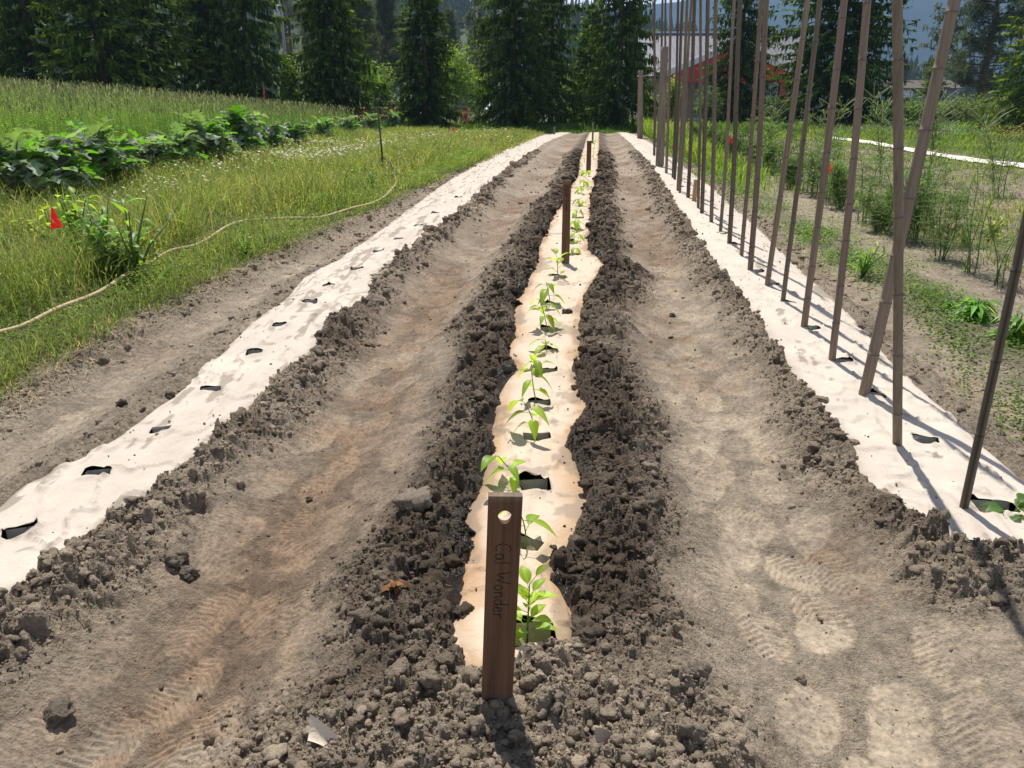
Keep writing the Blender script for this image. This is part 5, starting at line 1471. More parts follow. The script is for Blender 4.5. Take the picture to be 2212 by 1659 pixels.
# ------------------------------------------------------------------ trees
def conifer(h, r, seed, clear=.05, col=(.036, .074, .014), whorls=44, per=8, sub=17, droop=.45, sl=.36, sw=.062, hang=.55, tip=(.20, .27, .06), pw=.75, open_=0.0):
    rg = np.random.default_rng(seed)
    B, D, L, Cc = [], [], [], []
    br = Geo()
    V, F3, F4 = tube([[0, 0, -.3], [0, 0, h * .3], [.02 * h * (rg.random() - .5), 0, h * .7], [0, 0, h * .99]], [.020 * h, .016 * h, .009 * h, .01], 10)
    br.add(V, F3, F4, (.085, .062, .047))
    for w in range(whorls):
        z = h * (clear + (.985 - clear) * max(0.0, (w + rg.uniform(-.4, .4)) / whorls) ** .95)
        z = min(max(z, .1), h * .99)
        Lz = r * max(.05, 1 - z / h) ** pw
        for b in range(per):
            if rg.random() < open_: continue
            az = rg.random() * 6.283
            bl = Lz * rg.uniform(.5, 1.12) * (1 + .18 * math.sin(az * 2 + seed)) + .15
            el = -.05 - .30 * (1 - z / h) + .75 * (z / h) ** 2 + rg.uniform(-.12, .12)
            d = np.array([math.cos(az), math.sin(az), 0]); s = np.array([-math.sin(az), math.cos(az), 0])
            n = max(5, int(bl * sub)); t = np.sort(.12 + .88 * rg.random(n) ** .8); t[-1] = 1
            zz = bl * (el * t - droop * .5 * t ** 2 + droop * .42 * t ** 3)
            P = np.array([0, 0, z]) + d * (bl * t)[:, None] + np.array([0, 0, 1.0]) * zz[:, None]
            sg = rg.choice([-1, 1], n)
            hg = (rg.random(n) < hang)
            out = d * (.45 + .5 * t)[:, None] + s * (sg * (1.0 - .5 * t) * rg.uniform(.4, 1, n))[:, None] + np.array([0, 0, 1.0]) * rg.uniform(-.35, .15, n)[:, None]
            dn = d * .25 + s * (sg * rg.uniform(0, .5, n))[:, None] - np.array([0, 0, 1.0])
            Dd = np.where(hg[:, None], dn, out); Dd[-1] = d + [0, 0, .1]
            B.append(P); D.append(Dd); L.append(sl * rg.uniform(.55, 1.25, n) * (.7 + .5 * (1 - z / h)))
            mx = (np.clip(t - .35, 0, 1) * 1.5 * np.where(hg, .35, 1) * rg.random(n))[:, None].clip(0, 1)
            Cc.append(np.array(col) * (1 - mx) + np.array(tip) * mx)  # sunlit tips and shaded inner boughs painted into the spray colours
            if b % 3 == 0:
                k = np.linspace(0, 1, 4)
                V, F3, F4 = tube(np.array([0, 0, z]) + d * (bl * k * .85)[:, None] + np.array([0, 0, 1.0]) * (bl * (el * k - droop * .5 * k ** 2 + droop * .42 * k ** 3))[:, None], [.03, .022, .014, .006], 4, False)
                br.add(V, F3, F4, (.075, .058, .045))
    B, D, L, Cc = np.concatenate(B), np.concatenate(D), np.concatenate(L), np.concatenate(Cc)
    Cc = Cc * (1 + .35 * fbm(B[:, 0] * .7 + B[:, 2] * .5, B[:, 1] * .7 + seed, 7, 3)[:, None])
    g = Geo(); n = len(B)
    # each spray: a ragged kite with a notch
    D = unit(D); S = unit(np.cross(D, rg.normal(0, 1, (n, 3)) * .6 + [0, 0, 1.0]) + 1e-5)
    W = (sw * rg.uniform(.6, 1.4, n))[:, None]; Lc = L[:, None]
    sag = np.array([0, 0, -1.0])
    q1 = B + D * Lc * .35 + S * W; q2 = B + D * Lc * .30 - S * W; q3 = B + D * Lc * .72 + S * W * .7 + sag * Lc * .10; q4 = B + D * Lc * .66 - S * W * .75 + sag * Lc * .10
    m = B + D * Lc * .52 + sag * Lc * .03; e = B + D * Lc + sag * Lc * .18
    V = np.stack([B, q1, q2, m, q3, q4, e], 1).reshape(-1, 3)
    F = np.array([[0, 1, 3], [0, 3, 2], [3, 4, 6], [3, 6, 5], [1, 4, 3], [2, 3, 5]])
    F = (F[None] + (np.arange(n) * 7)[:, None, None]).reshape(-1, 3)
    g.add(V, F, None, np.repeat(Cc, 7, 0))
    return g, br

TREES = {}
def tree_kind(key, **kw):
    g, br = conifer(**kw)
    TREES[key] = (g.mesh('crown', M['needle'], False), br.mesh('trunk', M['bark']), kw['h'], kw['r'])

def place_tree(key, px, Y, r, h, label, name='spruce_tree', cat='tree', group=None, rz=0.0):
    crown, trunk, h0, r0 = TREES[key]
    p = at_y(px, 225, Y); z = float(gz(np.array([p[0]]), np.array([Y]))[0]) if Y < 140 else 0
    t = thing(name, (p[0], Y, z), label, cat, group, rz)
    t.scale = (r / r0, r / r0, h / h0)
    for nm, me in (('crown', crown), ('trunk', trunk)):
        o = bpy.data.objects.new(nm, me); COL.objects.link(o); o.parent = t
    return t
tree_kind('a', h=14.0, r=4.4, seed=1, whorls=50, per=10, sub=16)
tree_kind('b', h=14.0, r=4.0, seed=2, whorls=46, per=9, sub=16, droop=.65, hang=.7, open_=.1)
tree_kind('c', h=13.0, r=2.7, seed=3, whorls=50, per=10, sub=17, hang=.6, pw=.6, droop=.6)
tree_kind('d', h=13.0, r=4.6, seed=4, whorls=40, per=9, sub=15, hang=.15, droop=.35, col=(.062, .118, .018), tip=(.28, .36, .06), sl=.42, sw=.075)
tree_kind('e', h=13.0, r=4.8, seed=5, whorls=54, per=11, sub=15, hang=.35, droop=.4, col=(.033, .070, .014), tip=(.18, .25, .055), pw=.5)
tree_kind('f', h=18.0, r=6.0, seed=6, whorls=62, per=13, sub=13, hang=.35, droop=.4, col=(.030, .064, .014), tip=(.16, .23, .05), pw=.5)
T = place_tree
T('a', -60, 52, 5.0, 14.5, 'huge dark spruce cut off by the left edge of the picture', rz=.3)
T('b', 95, 50, 4.6, 15, 'dark spruce at far left with sunlit branch tips hanging low over the rye', rz=1.2)
T('d', 235, 49, 4.7, 14, 'greener fir with layered sunlit fronds, second whole tree from the left', 'fir_tree', rz=2.2)
T('d', 345, 52, 4.2, 14, 'greener fir partly in front of the gap before the dark central-left spruces', 'fir_tree', rz=4.2)
T('a', 468, 55, 3.6, 15, 'dark spruce left of the small bright leafy tree, with thin trunk showing', rz=5.0)
T('b', 548, 54, 3.6, 15, 'dark weeping spruce directly left of the small bright leafy tree', rz=.9)
T('c', 722, 55, 3.1, 15.5, 'narrow dark weeping spruce between the two small bright leafy trees', rz=.4)
T('c', 920, 57, 2.9, 11.8, 'narrow pointed spruce with drooping skirts, left of the wide pair', rz=2.6)
T('e', 1110, 58, 3.5, 15.0, 'wide dark spruce behind the end of the paper strips, left of centre', rz=1.0)
T('b', 1190, 60, 3.3, 14.5, 'shaggy spruce crowded between the two wide ones behind the row ends', rz=3.4)
T('a', 1335, 58, 3.7, 15, 'wide dark spruce just left of the far wooden post', rz=2.0)
T('c', 1275, 66, 2.4, 9.0, 'smaller spruce filling the gap behind the row ends', rz=5.2)
T('e', 1590, 72, 3.5, 16.5, 'slim dark spruce in front of the red gabled porch', rz=4.0)
T('f', 1800, 62, 6.6, 19, 'broad very dark spruce right of the building, behind the bamboo poles', rz=.2)
T('d', 2228, 50, 3.0, 11.0, 'light green conifer with layered drooping boughs at the right edge', 'fir_tree', rz=.7)
T('d', 2010, 76, 2.3, 6.5, 'small light green conifer behind the hard-leaning pole', 'fir_tree', rz=1.9)


def pine(h, r, seed, clear, col=(.105, .135, .085), tufts=900, tsz=.32):
    rg = np.random.default_rng(seed)
    br = Geo(); g = Geo()
    V, F3, F4 = tube([[0, 0, -.3], [.1, 0, h * .4], [0, .1, h * .98]], [.02 * h, .016 * h, .02], 9); br.add(V, F3, F4, (.15, .092, .062))
    B, D = [], []
    nb = int(tufts / 16)
    for b in range(nb):
        z = h * (clear + (1 - clear) * rg.random() ** .9)
        az = rg.random() * 6.28; f = (z / h - clear) / (1 - clear)
        bl = r * max(0.0, 1 - f) ** .55 * rg.uniform(.5, 1.1) * (1 if f > .12 else .8) + .3
        d = np.array([math.cos(az), math.sin(az), rg.uniform(-.1, .45)])
        e = np.array([0, 0, z]) + d * bl
        V, F3, F4 = tube([[0, 0, z], [d[0] * bl * .5, d[1] * bl * .5, z + d[2] * bl * .3], e], [.05, .035, .015], 4, False); br.add(V, F3, F4, (.12, .085, .06))
        for k in range(16):
            q = np.array([0, 0, z]) + d * bl * rg.uniform(.45, 1.05) + rg.normal(0, .25, 3) * [1, 1, .8]
            B += [q] * 13; D += list(rg.normal(0, 1, (13, 3)) + d * .5 + [0, 0, .4])
    n = len(B)
    leaves(g, np.array(B), np.array(D), tsz * (.6 + .6 * rg.random(n)), .055, .12, jitter(col, n, .35, .08))
    return g, br
for key, kw in (('p1', dict(h=15.0, r=3.2, seed=21, clear=.14, tufts=3600)), ('p2', dict(h=14.0, r=2.2, seed=22, clear=.35, tufts=700))):
    g, br = pine(**kw); TREES[key] = (g.mesh('crown', M['needle'], False), br.mesh('trunk', M['bark']), kw['h'], kw['r'])
T('p1', 2112, 84, 4.0, 19, 'full grey-green pine with a reddish trunk, right of the hard-leaning pole', 'pine_tree', rz=.5)
T('p2', 2020, 92, 3.0, 14, 'thin open pine behind the hard-leaning pole', 'pine_tree', rz=1.5)
T('p2', 2178, 98, 2.6, 19, 'tall pine with a long bare trunk, near the right edge', 'pine_tree', rz=2.5)
T('p2', 1478, 120, 2.2, 13.0, 'thin blue-grey pine poking up above the grey roof', 'pine_tree', rz=3.1)
PINES = [(765, 105, 13), (792, 98, 14.5), (815, 112, 13.5), (842, 104, 15.5), (868, 118, 13.0), (975, 130, 15), (1030, 118, 17), (1052, 130, 14), (640, 110, 15), (690, 118, 15)]
PL = ['grey-green pine left edge of the misty group behind the weeping spruce', 'second grey-green pine in the misty group behind the weeping spruce', 'third grey-green pine in the misty group, slightly shorter',
      'tallest grey-green pine of the misty group', 'grey-green pine next to the narrow pointed spruce, on its left', 'grey-green pine on the slope, right of the narrow pointed spruce',
      'tall grey-green pine near the wide spruces, its top above the hill', 'grey-green pine partly behind the wide left-of-centre spruce', 'grey-green pine behind the small bright leafy tree',
      'grey-green pine hidden mostly behind the narrow weeping spruce']
for i, (px, Y, h) in enumerate(PINES): T('p1' if i % 2 else 'p2', px, Y, 2.4, h, PL[i], 'pine_tree', rz=i * 1.3)

def broadleaf(px, py_base, Y, wpx, ty, label, seed, col=(.13, .23, .03), name='leafy_tree', cat='tree', n=2600, lsz=.16, shape=1.0):
    rg = np.random.default_rng(seed)
    p = at_y(px, 225, Y); z0 = float(gz(np.array([p[0]]), np.array([Y]))[0])
    h = at_y(px, ty, Y)[2] - z0; r = wpx * .5 * Y / FPX / .94
    t = thing(name, (p[0], Y, z0), label, cat)
    br = Geo(); V, F3, F4 = tube([[0, 0, -.1], [.05, 0, h * .4], [0, 0, h * .85]], [.035 * h * .5, .02 * h * .6, .01], 7); br.add(V, F3, F4, (.10, .08, .06))
    cl = rg.normal(0, 1, (26, 3)); cl = cl / np.linalg.norm(cl, axis=1)[:, None] * rg.random((26, 1)) ** .5
    c0 = cl * [r * .78, r * .78, h * .40] + [0, 0, h * .56]
    for q in c0[:12]:
        V, F3, F4 = tube([[0, 0, h * .2 + .2 * q[2]], q * [.5, .5, .8], q], [.03, .02, .008], 4, False); br.add(V, F3, F4, (.10, .08, .06))
    idx = rg.integers(0, 26, n)
    B = c0[idx] + rg.normal(0, 1, (n, 3)) * np.array([r * .24, r * .24, h * .085])
    B[:, 2] = np.maximum(B[:, 2], .08)
    g = Geo(); leaves(g, B, rg.normal(0, 1, (n, 3)) + [0, 0, -.1], lsz * (.6 + .8 * rg.random(n)), lsz * .6, .2, jitter(col, n, .35, .12) * (.8 + .4 * rg.random((26, 1)))[idx])
    g.obj('crown', M['petal' if 'red' in name else 'leaf'], t); br.obj('trunk', M['bark'], t)
broadleaf(627, 0, 54, 44, 118, 'small bright green leafy tree, slim and upright, between dark spruces', 31, n=2600, lsz=.15)
broadleaf(817, 0, 60, 62, 130, 'small bright green leafy tree right of the narrow weeping spruce', 32, n=3000, lsz=.17)
broadleaf(985, 0, 72, 110, 92, 'wide bright green leafy tree behind and right of the pointed spruce', 33, (.14, .23, .03), n=4200, lsz=.22)
broadleaf(1035, 0, 70, 60, 150, 'low bright leafy shrub against the wide left-of-centre spruce', 34, name='leafy_shrub', cat='shrub', n=2000, lsz=.17)
broadleaf(1240, 0, 78, 90, 150, 'sunlit leafy tree glimpsed through the spruces behind the row ends', 35, (.17, .25, .03), n=2600, lsz=.2)
broadleaf(1395, 0, 76, 50, 175, 'sunlit leafy shrub seen past the far wooden post', 36, name='leafy_shrub', cat='shrub', n=1500, lsz=.18)
broadleaf(1452, 0, 66, 44, 158, 'bright yellow-green leafy shrub in front of the red gable end', 37, (.17, .25, .025), name='leafy_shrub', cat='shrub', n=2200, lsz=.16)
broadleaf(1530, 0, 68, 60, 190, 'darker shrub at the foot of the porch, left of the slim spruce', 38, (.07, .13, .035), name='leafy_shrub', cat='shrub', n=2200, lsz=.16)
broadleaf(1700, 0, 63, 100, 205, 'dark rounded shrub between the orange car and the broad spruce', 39, (.05, .10, .03), name='leafy_shrub', cat='shrub', n=2600, lsz=.17)
broadleaf(2060, 0, 64, 120, 200, 'olive shrub behind the leaning poles, left of the far red flag', 40, (.085, .13, .04), name='leafy_shrub', cat='shrub', n=2800, lsz=.18)
broadleaf(2130, 0, 66, 110, 205, 'grey-green shrub below the full pine', 41, (.075, .115, .045), name='leafy_shrub', cat='shrub', n=2600, lsz=.18)
broadleaf(2190, 0, 58, 120, 218, 'dark low shrub at the right edge behind the bright grass', 42, (.055, .10, .032), name='leafy_shrub', cat='shrub', n=2600, lsz=.16)
broadleaf(1960, 0, 66, 110, 212, 'mid green shrub just right of the broad dark spruce', 43, (.08, .14, .035), name='leafy_shrub', cat='shrub', n=2600, lsz=.17)
broadleaf(2165, 0, 62, 40, 208, 'small yellow-green shrub under the bare-trunked pine', 44, (.18, .20, .04), name='leafy_shrub', cat='shrub', n=900, lsz=.16)
broadleaf(1370, 0, 60, 150, 262, 'dark weedy bush at the foot of the spruce by the far post', 45, (.05, .10, .028), name='low_bush', cat='shrub', n=2400, lsz=.16)
broadleaf(1200, 0, 58.5, 190, 262, 'dark mounded bush under the spruces behind the centre row', 46, (.05, .10, .028), name='low_bush', cat='shrub', n=2800, lsz=.16)
broadleaf(1006, 0, 64, 24, 233, 'red flowering bush left of the white car, under the spruces', 47, (.42, .02, .03), name='red_flower_bush', cat='shrub', n=300, lsz=.12)
broadleaf(1108, 0, 64, 20, 238, 'red flowering bush right of the white car, under the spruces', 48, (.42, .02, .03), name='red_flower_bush', cat='shrub', n=300, lsz=.12)
broadleaf(1153, 0, 64, 16, 236, 'smallest red flowering bush under the spruces, rightmost', 49, (.50, .03, .035), name='red_flower_bush', cat='shrub', n=260, lsz=.11)

# ------------------------------------------------------------------ buildings, fence, cars
def bx3(x0, x1, y0, y1, z0, z1): return box((x0 + x1) / 2, (y0 + y1) / 2, (z0 + z1) / 2, x1 - x0, y1 - y0, z1 - z0)
def hall():
    Y = 98.0
    X = lambda px, Yq=Y: at_y(px, 225, Yq)[0]
    Z = lambda py, Yq=Y: at_y(1106, py, Yq)[2]
    x0, x1 = X(1405), X(1760)
    ze = Z(168); Yr = Y + 11; zr = Z(76, Yr)
    t = thing('metal_roofed_hall', ((x0 + x1) / 2, Y, 0), 'long grey metal-roofed hall with a red gabled porch, behind the bamboo poles', 'building')
    ox, oy = (x0 + x1) / 2, Y
    def part(nm, m, parent=t, *pieces, smooth=False):
        g = Geo()
        for V, F3, F4, c in pieces: g.add(np.asarray(V) - (np.array([ox, oy, 0]) if parent is t or True else 0), F3, F4, c)
        return g.obj(nm, m, parent, smooth)
    w = (.42, .36, .28)
    part('wall', M['paint'], t, (*bx3(x0, x1, Y, Y + 22, -.5, ze - .02), w))
    # standing-seam roof: two slopes with raised seams
    pcs = []
    gy = (.15, .15, .17)
    S0 = np.array([[x0 - .5, Y - .7, ze], [x1 + .5, Y - .7, ze], [x1 + .5, Yr, zr], [x0 - .5, Yr, zr]])
    S1 = S0 + [0, 0, .18]
    pcs.append((np.concatenate([S0, S1]), None, [[0, 3, 2, 1], [4, 5, 6, 7], [0, 1, 5, 4], [1, 2, 6, 5], [2, 3, 7, 6], [3, 0, 4, 7]], gy))
    B0 = np.array([[x0 - .5, Yr, zr], [x1 + .5, Yr, zr], [x1 + .5, Y + 22.7, ze], [x0 - .5, Y + 22.7, ze]])
    B1 = B0 + [0, 0, .18]
    pcs.append((np.concatenate([B0, B1]), None, [[0, 3, 2, 1], [4, 5, 6, 7], [0, 1, 5, 4], [1, 2, 6, 5], [2, 3, 7, 6], [3, 0, 4, 7]], gy))
    rf = part('roof', M['paint'], t, *pcs)
    g = Geo(); k = np.arange(x0, x1, .6)
    for xs in k:
        a = np.array([xs, Y - .7, ze + .18]); b = np.array([xs, Yr, zr + .18])
        V = np.array([a - [.03, 0, 0], a + [.03, 0, 0], b + [.03, 0, 0], b - [.03, 0, 0]])
        g.add(np.concatenate([V, V + [0, 0, .07]]) - [ox, oy, 0], None, [[4, 5, 6, 7], [0, 4, 7, 3], [1, 2, 6, 5], [0, 1, 5, 4]], (.16, .16, .185))
    tag(g.obj('roof_seams', M['paint'], rf, False), kind='stuff')
    part('ridge_cap', M['paint'], rf, (*bx3(x0 - .6, x1 + .6, Yr - .4, Yr + .4, zr + .19, zr + .42), (.62, .62, .66)))
    part('ridge_flashing', M['paint'], rf, (*bx3(x0 - .55, x1 + .55, Yr - .55, Yr - .41, zr - .12, zr + .2), (.05, .06, .14)))
    # red gabled porch
    Yp = Y - 5
    gx = lambda px: X(px, Yp); gzv = lambda py: Z(py, Yp)
    xa, xl, xr = gx(1576), gx(1440), gx(1700)
    za, zl = gzv(104), gzv(163); zr_ = za - (za - zl) * (xr - xa) / (xa - xl)
    zb = gzv(183)
    G0 = np.array([[xl, Yp, zl - .9], [xl, Yp, zl], [xa, Yp, za], [xr, Yp, zr_], [xr, Yp, zr_ - .9], [xr - 2.2, Yp, zb + .2], [xl + 2.0, Yp, zb + .2]])
    G1 = G0 + [0, .35, 0]
    n = 7
    gb = part('porch_gable', M['paint'], t, (np.concatenate([G0, G1]), [[0, 1, 6], [1, 2, 6], [2, 5, 6], [2, 3, 5], [3, 4, 5], [7, 13, 8], [8, 13, 9], [9, 13, 12], [9, 12, 10], [10, 12, 11]],
                                     [[i, n + i, n + (i + 1) % n, (i + 1) % n] for i in range(n)], (.50, .035, .035)))
    for sa, sb in (((xl - .5, zl - .22), (xa, za)), ((xa, za), (xr + .5, zr_ - .22))):
        p0 = np.array([[sa[0], Yp - .12, sa[1] + .02], [sb[0], Yp - .12, sb[1] + .02], [sb[0], Yp - .12, sb[1] + .62], [sa[0], Yp - .12, sa[1] + .62]])
        part('fascia', M['paint'], gb, (np.concatenate([p0, p0 + [0, .42, 0]]), None, [[0, 1, 2, 3], [4, 7, 6, 5], [0, 4, 5, 1], [1, 5, 6, 2], [2, 6, 7, 3], [3, 7, 4, 0]], (.70, .70, .72)))
    R0 = np.array([[xl - .5, Yp, zl + .42], [xa, Yp, za + .64], [xa, Y + 2, za + .64], [xl - .5, Y + 2, zl + .42]])
    R1 = np.array([[xr + .5, Yp, zr_ + .42], [xa, Yp, za + .64], [xa, Y + 2, za + .64], [xr + .5, Y + 2, zr_ + .42]])
    part('porch_roof', M['paint'], t, (np.concatenate([R0, R0 - [0, 0, .15]]), None, [[0, 1, 2, 3], [4, 7, 6, 5]], gy), (np.concatenate([R1, R1 - [0, 0, .15]]), None, [[0, 3, 2, 1], [4, 5, 6, 7]], gy))
    for px in (1448, 1580, 1692):
        part('porch_column', M['paint'], t, (*bx3(gx(px) - .45, gx(px) + .45, Yp + .36, Yp + 1.1, -.5, zl - .5), (.33, .045, .04)))
    for a, b in ((1494, 1530), (1534, 1572), (1592, 1632), (1636, 1676)):
        fr = part('door', M['paint'], t, (*bx3(X(a), X(b), Y - .25, Y - .02, -.1, Z(178)), (.66, .68, .72)))
        part('pane', M['glass'], fr, (*bx3(X(a) + .22, X(b) - .22, Y - .30, Y - .26, .15, Z(180) - .1), (.16, .22, .30)))
    for px in (1728,):
        fr = part('window', M['paint'], t, (*bx3(X(px) - .9, X(px) + .9, Y - .12, Y - .02, 1.4, 3.4), (.66, .66, .66)))
        part('pane', M['glass'], fr, (*bx3(X(px) - .75, X(px) + .75, Y - .16, Y - .13, 1.55, 3.25), (.05, .07, .09)))
hall()

def cottage():
    Y = 150.0
    X = lambda px: at_y(px, 225, Y)[0]; Z = lambda py: at_y(1106, py, Y)[2]
    x0, x1 = X(1925), X(2072); ox = (x0 + x1) / 2
    t = thing('cottage', (ox, Y, 0), 'low cottage with grey-brown roof and blue wall beyond the shrubs at right', 'house')
    def pt(nm, m, pcs, par=t):
        g = Geo()
        for V, F3, F4, c in pcs: g.add(np.asarray(V) - [ox, Y, 0], F3, F4, c)
        return g.obj(nm, m, par, False)
    ze, zr = Z(190), Z(172)
    pt('wall', M['paint'], [(*bx3(x0 + .5, x1 - .5, Y, Y + 8, -.5, ze), (.10, .13, .22))])
    S = np.array([[x0, Y - .6, ze], [x1, Y - .6, ze], [x1 - .3, Y + 4, zr], [x0 + .3, Y + 4, zr], [x1, Y + 8.6, ze], [x0, Y + 8.6, ze]])
    pt('roof', M['grey_wood'], [(np.concatenate([S, S - [0, 0, .2]]), [[0, 3, 5], [1, 4, 2]], [[0, 1, 2, 3], [3, 2, 4, 5], [6, 9, 8, 7], [0, 6, 7, 1], [9, 11, 10, 8]], (.13, .11, .10))])
    fr = pt('window', M['paint'], [(*bx3(x0 + 1.2, x0 + 3.6, Y - .1, Y - .02, ze - 1.6, ze - .3), (.6, .6, .62))])
    pt('pane', M['glass'], [(*bx3(x0 + 1.4, x0 + 3.4, Y - .14, Y - .11, ze - 1.45, ze - .45), (.25, .32, .42))], fr)
cottage()

def rail_fence(px0, px1, Ya, Yb, rails, label):
    a = at_y(px0, 225, Ya); b = at_y(px1, 225, Yb)
    t = thing('rail_fence', (a[0], a[1], 0), label, 'fence')
    for za in rails:
        V, F3, F4 = tube([[0, 0, za], [(b[0] - a[0]) * .5, (b[1] - a[1]) * .5, za - .03], [b[0] - a[0], b[1] - a[1], za]], .065, 6)
        Geo().add(V, F3, F4, (.46, .42, .38)).obj('rail', M['grey_wood'], t)
    n = int(abs(b[0] - a[0]) / 3.0) + 1
    for i in range(n + 1):
        f = i / n; q = (b - a) * f
        V, F3, F4 = tube([[q[0], q[1] + .1, -.3], [q[0], q[1] + .1, rails[0] + .18]], .09, 7)
        Geo().add(V, F3, F4, (.30, .26, .22)).obj('fence_post', M['grey_wood'], t)
rail_fence(700, 1300, 70, 68, (1.85, 1.5, 1.15), 'grey three-rail wooden fence running behind the spruce trunks')
rail_fence(330, 480, 66, 70, (1.9, 1.4), 'short pale rail fence behind the tall rye at left')

def car(px, Y, rz, label, col, zg=-.1):
    x = at_y(px, 225, Y)[0]
    t = thing('parked_car', (x, Y, zg), label, 'car', None, rz)
    prof = [(-2.1, .45), (-2.12, .75), (-1.95, .95), (-1.15, 1.02), (-.45, 1.48), (.75, 1.52), (1.5, 1.08), (2.05, 1.0), (2.15, .7), (2.1, .42)]
    Vv = []
    for sy, k in ((-.86, 1), (-.70, 1), (.70, 1), (.86, 1)):
        inset = abs(sy) < .8
        Vv += [[a, sy if (b < 1.1 or not inset) else sy * .95, b if inset or b < 1.1 else b - .12] for a, b in prof]
    n = len(prof); F4 = []
    for s in range(3): F4 += [[s * n + i, s * n + i + 1, (s + 1) * n + i + 1, (s + 1) * n + i] for i in range(n - 1)]
    F3 = []
    for s in (0, 3): F3 += [[s * n, s * n + i, s * n + i + 1] for i in range(1, n - 1)]
    body = Geo().add(Vv, F3, F4, col).obj('body', M['paint'], t)
    gl = (.10, .14, .18)
    Geo().add([[-1.10, -.66, 1.06], [-1.10, .66, 1.06], [-.52, .6, 1.46], [-.52, -.6, 1.46]], None, [[0, 1, 2, 3]], gl).obj('windscreen', M['glass'], t, False)
    for sy in (-1, 1):
        Geo().add([[-.95, sy * .885, 1.02], [1.3, sy * .885, 1.04], [.72, sy * .84, 1.40], [-.38, sy * .84, 1.38]], None, [[0, 1, 2, 3]], gl).obj('side_window', M['glass'], t, False)
        Geo().add(*box(-2.09, sy * .62, .78, .09, .32, .16), (.85, .85, .8)).obj('headlight', M['glass'], t, False)
        for wx in (-1.35, 1.4):
            V, F3, F4 = tube([[wx, sy * .70, .32], [wx, sy * .90, .32]], .32, 18)
            wh = Geo().add(V, F3, F4, (.02, .02, .02)).obj('wheel', M['rubber'], t)
            V, F3, F4 = tube([[wx, sy * .88, .32], [wx, sy * .915, .32]], .19, 12); Geo().add(V, F3, F4, (.5, .5, .52)).obj('rim', M['metal'], wh)
car(1076, 80, math.radians(78), 'white car parked nose-on behind the spruces, only partly visible', (.78, .79, .82), .35)
car(1690, 88, math.radians(70), 'orange car parked in front of the hall, half hidden by the dark shrub', (.60, .10, .03), .2)

def trailer():
    p = at_y(815, 225, 66)
    t = thing('farm_trailer', (p[0], 66, -.1), 'low red slatted farm trailer behind the trunks left of the tripod', 'trailer')
    red = (.45, .028, .025)
    Geo().add(*bx3(-2.9, 2.9, -.9, .9, .72, .86), red).obj('bed', M['paint'], t, False)
    for k, z in enumerate((1.02, 1.3, 1.58)):
        for sy in (-.88, .88): Geo().add(*bx3(-2.9, 2.9, sy - .03, sy + .03, z, z + .13), red).obj('side_rail', M['paint'], t, False)
    for xx in (-2.85, -1.4, 0, 1.4, 2.85):
        for sy in (-.93, .93): Geo().add(*bx3(xx - .05, xx + .05, sy - .02, sy + .02, .7, 1.78), (.38, .03, .03)).obj('stanchion', M['paint'], t, False)
    for xx in (-.5, .5):
        for sy in (-1.0, 1.0):
            V, F3, F4 = tube([[xx, sy - .1, .36], [xx, sy + .1, .36]], .36, 16); Geo().add(V, F3, F4, (.02, .02, .02)).obj('wheel', M['rubber'], t)
    V, F3, F4 = tube([[2.9, 0, .75], [4.2, 0, .55]], .06, 8); Geo().add(V, F3, F4, red).obj('drawbar', M['paint'], t)
trailer()

def marker(px, Y, ty, label):
    p = at_y(px, 225, Y); z = at_y(px, ty, Y)[2]
    z0 = float(gz(np.array([p[0]]), np.array([Y]))[0])
    V, F3, F4 = tube([[0, 0, 0], [.02, 0, z - z0]], .055, 8)
    o = Geo().add(V, F3, F4, (.45, .05, .02)).obj('marker_post', M['paint']); o.location = (p[0], Y, z0); tag(o, label, 'post')
marker(572, 50, 190, 'orange-red marker post standing behind the rye before the spruces')

def utility_pole():
    p = at_y(626, 225, 80)
    t = thing('utility_pole', (p[0], 80, 0), 'pale utility pole with a grey transformer, seen in the gap left of the weeping spruce', 'pole')
    V, F3, F4 = tube([[0, 0, -.3], [0, 0, 13]], [.16, .11], 10); Geo().add(V, F3, F4, (.34, .32, .31)).obj('shaft', M['grey_wood'], t)
    V, F3, F4 = tube([[-.35, -.1, 9.0], [-.35, -.1, 9.1], [-.35, -.1, 10.3], [-.35, -.1, 10.4]], [.2, .3, .3, .2], 14); Geo().add(V, F3, F4, (.52, .54, .56)).obj('transformer', M['paint'], t)
    Geo().add(*box(0, -.15, 12.2, 2.4, .12, .14), (.3, .27, .24)).obj('crossarm', M['grey_wood'], t, False)
utility_pole()

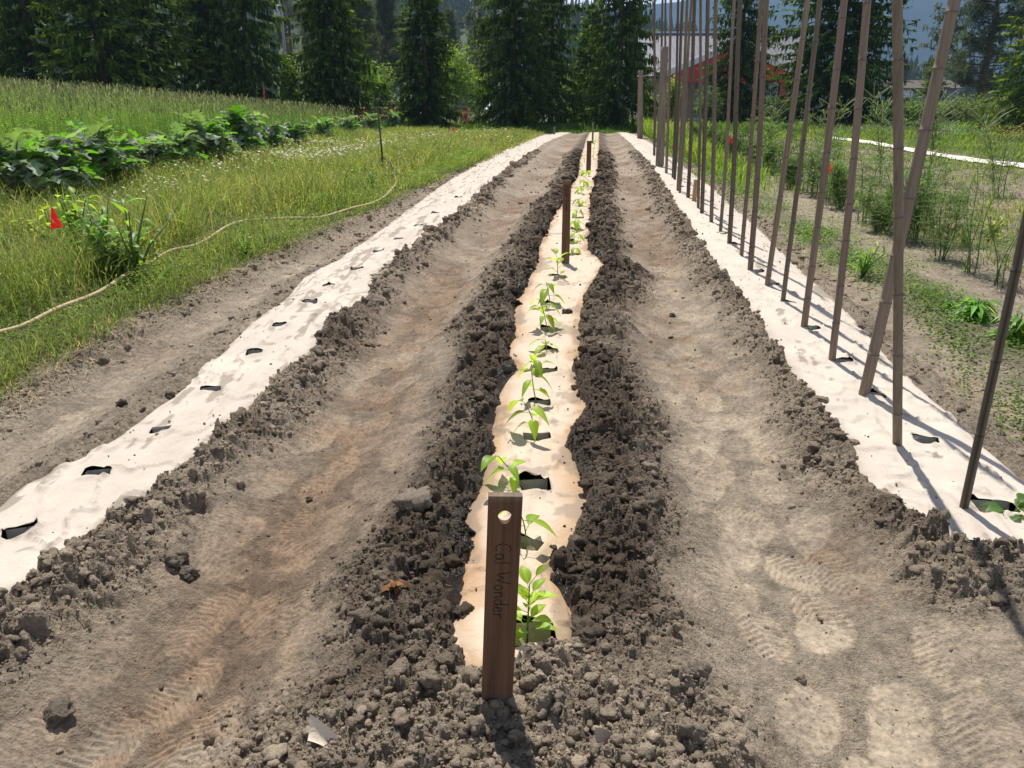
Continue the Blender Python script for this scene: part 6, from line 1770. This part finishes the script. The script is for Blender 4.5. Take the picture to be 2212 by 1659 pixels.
# ------------------------------------------------------------------ hills, far woods, haze
def ridge(name, pts, D, depth, col, seed, rough, zadd=0):
    """a hill whose skyline passes the given photo points at distance D"""
    P = np.array([at_y(px, py, D) for px, py in pts])
    xs = np.linspace(P[0, 0], P[-1, 0], 220); top = np.interp(xs, P[:, 0], P[:, 2])
    k = np.linspace(0, 1, 40)
    Xg, Kg = np.meshgrid(xs, k, indexing='ij')
    Yg = D - depth + depth * Kg + depth * .35 * fbm(Xg / depth * 1.2, Kg * 0, seed, 3)
    prof = np.where(Kg < .8, sstep(-.05, .95, Kg / .8), 1 - .4 * ((Kg - .8) / .2) ** 2)
    Zg = (top[:, None] + zadd) * prof * (1 + .16 * fbm(Xg / depth * 3, Yg / depth * 3, seed + 1, 4) * (1 - .6 * Kg)) + rough * fbm(Xg / depth * 11, Yg / depth * 11, seed + 2, 4) - 3 * (1 - Kg)
    nr, nc = Xg.shape
    i = np.arange(nr - 1)[:, None] * nc + np.arange(nc - 1)[None]
    V = np.stack([Xg, Yg, Zg], -1).reshape(-1, 3)
    n = fbm(V[:, 0] / depth * 4, V[:, 1] / depth * 4 + V[:, 2] * .01, seed + 5, 4)
    c = np.array(col) * (1 + .9 * n[:, None])
    o = Geo().add(V, None, np.stack([i, i + nc, i + nc + 1, i + 1], -1).reshape(-1, 4), np.clip(c, .01, 1)).obj(name, M['hill'])
    tag(o, kind='structure')
    return xs, k, Xg, Yg, Zg
hx = ridge('wooded_hill', [(-900, -10), (300, 10), (780, 46), (946, 52), (1100, 56), (1251, 66), (1330, 92), (1400, 120), (1560, 165), (1800, 200), (2300, 223)], 620, 420, (.075, .092, .055), 3, 3.0)
ridge('far_mountain', [(-400, 120), (900, 95), (1250, 60), (1402, 40), (1470, 22), (1535, 5), (1640, -12), (1800, -22), (2212, -30), (2900, -20)], 3000, 1500, (.022, .042, .034), 8, 14.0)

def far_wood():
    rg = np.random.default_rng(5)
    n = 5200
    xs, k, Xg, Yg, Zg = hx
    i = rg.integers(0, Xg.shape[0], n); j = np.minimum((rg.random(n) ** .8 * 33).astype(int), 33)
    x = Xg[i, j] + rg.normal(0, 3, n); y = Yg[i, j] + rg.normal(0, 4, n); z = Zg[i, j] - .8
    h = 7 + 7 * rg.random(n) * (1 + .5 * (j < 15)); r = h * (.13 + .07 * rg.random(n))
    g = Geo()
    K = 7; th = np.arange(K) * 2 * np.pi / K
    for tier in range(4):
        zb = h * (.12 + .21 * tier); zt = np.minimum(h, zb + h * (.42 - .04 * tier)); rr = r * (1.0 - .2 * tier)
        ang = th[None] + rg.random((n, 1)) * 6.28
        rad = rr[:, None] * rg.uniform(.55, 1.25, (n, K))
        V = np.stack([x[:, None] + np.cos(ang) * rad, y[:, None] + np.sin(ang) * rad, (z + zb)[:, None] + h[:, None] * rg.uniform(-.05, .05, (n, K))], -1)
        V = np.concatenate([V, np.stack([x, y, z + zt], -1)[:, None]], 1)
        F = np.array([[a, (a + 1) % K, K] for a in range(K)])
        F = (F[None] + (np.arange(n) * (K + 1))[:, None, None]).reshape(-1, 3)
        if tier == 0: cc = np.array([.085, .108, .065]) * (1 + .8 * (rg.random((n, 1)) - .5)) * (1 + .2 * (rg.random((n, 3)) - .5))
        g.add(V.reshape(-1, 3), F, None, np.repeat(cc, K + 1, 0))
    tag(g.obj('hillside_wood', M['hill'], None, False), kind='stuff')
far_wood()

def haze():
    V, F3, F4 = box(0, 2150, 219, 16000, 4300, 444)
    g = Geo().add(V, F3, F4)
    m, nt, out = nmat('thin_haze')
    pv = N(nt, 'ShaderNodeVolumePrincipled')
    pv.inputs['Density'].default_value = HAZE; pv.inputs['Color'].default_value = (.44, .65, 1.0, 1); pv.inputs['Anisotropy'].default_value = .1
    nt.links.new(pv.outputs[0], out.inputs['Volume'])
    o = g.obj('haze', m, None, False)
    tag(o, kind='stuff')
HAZE = 2.2e-4
if HAZE: haze()
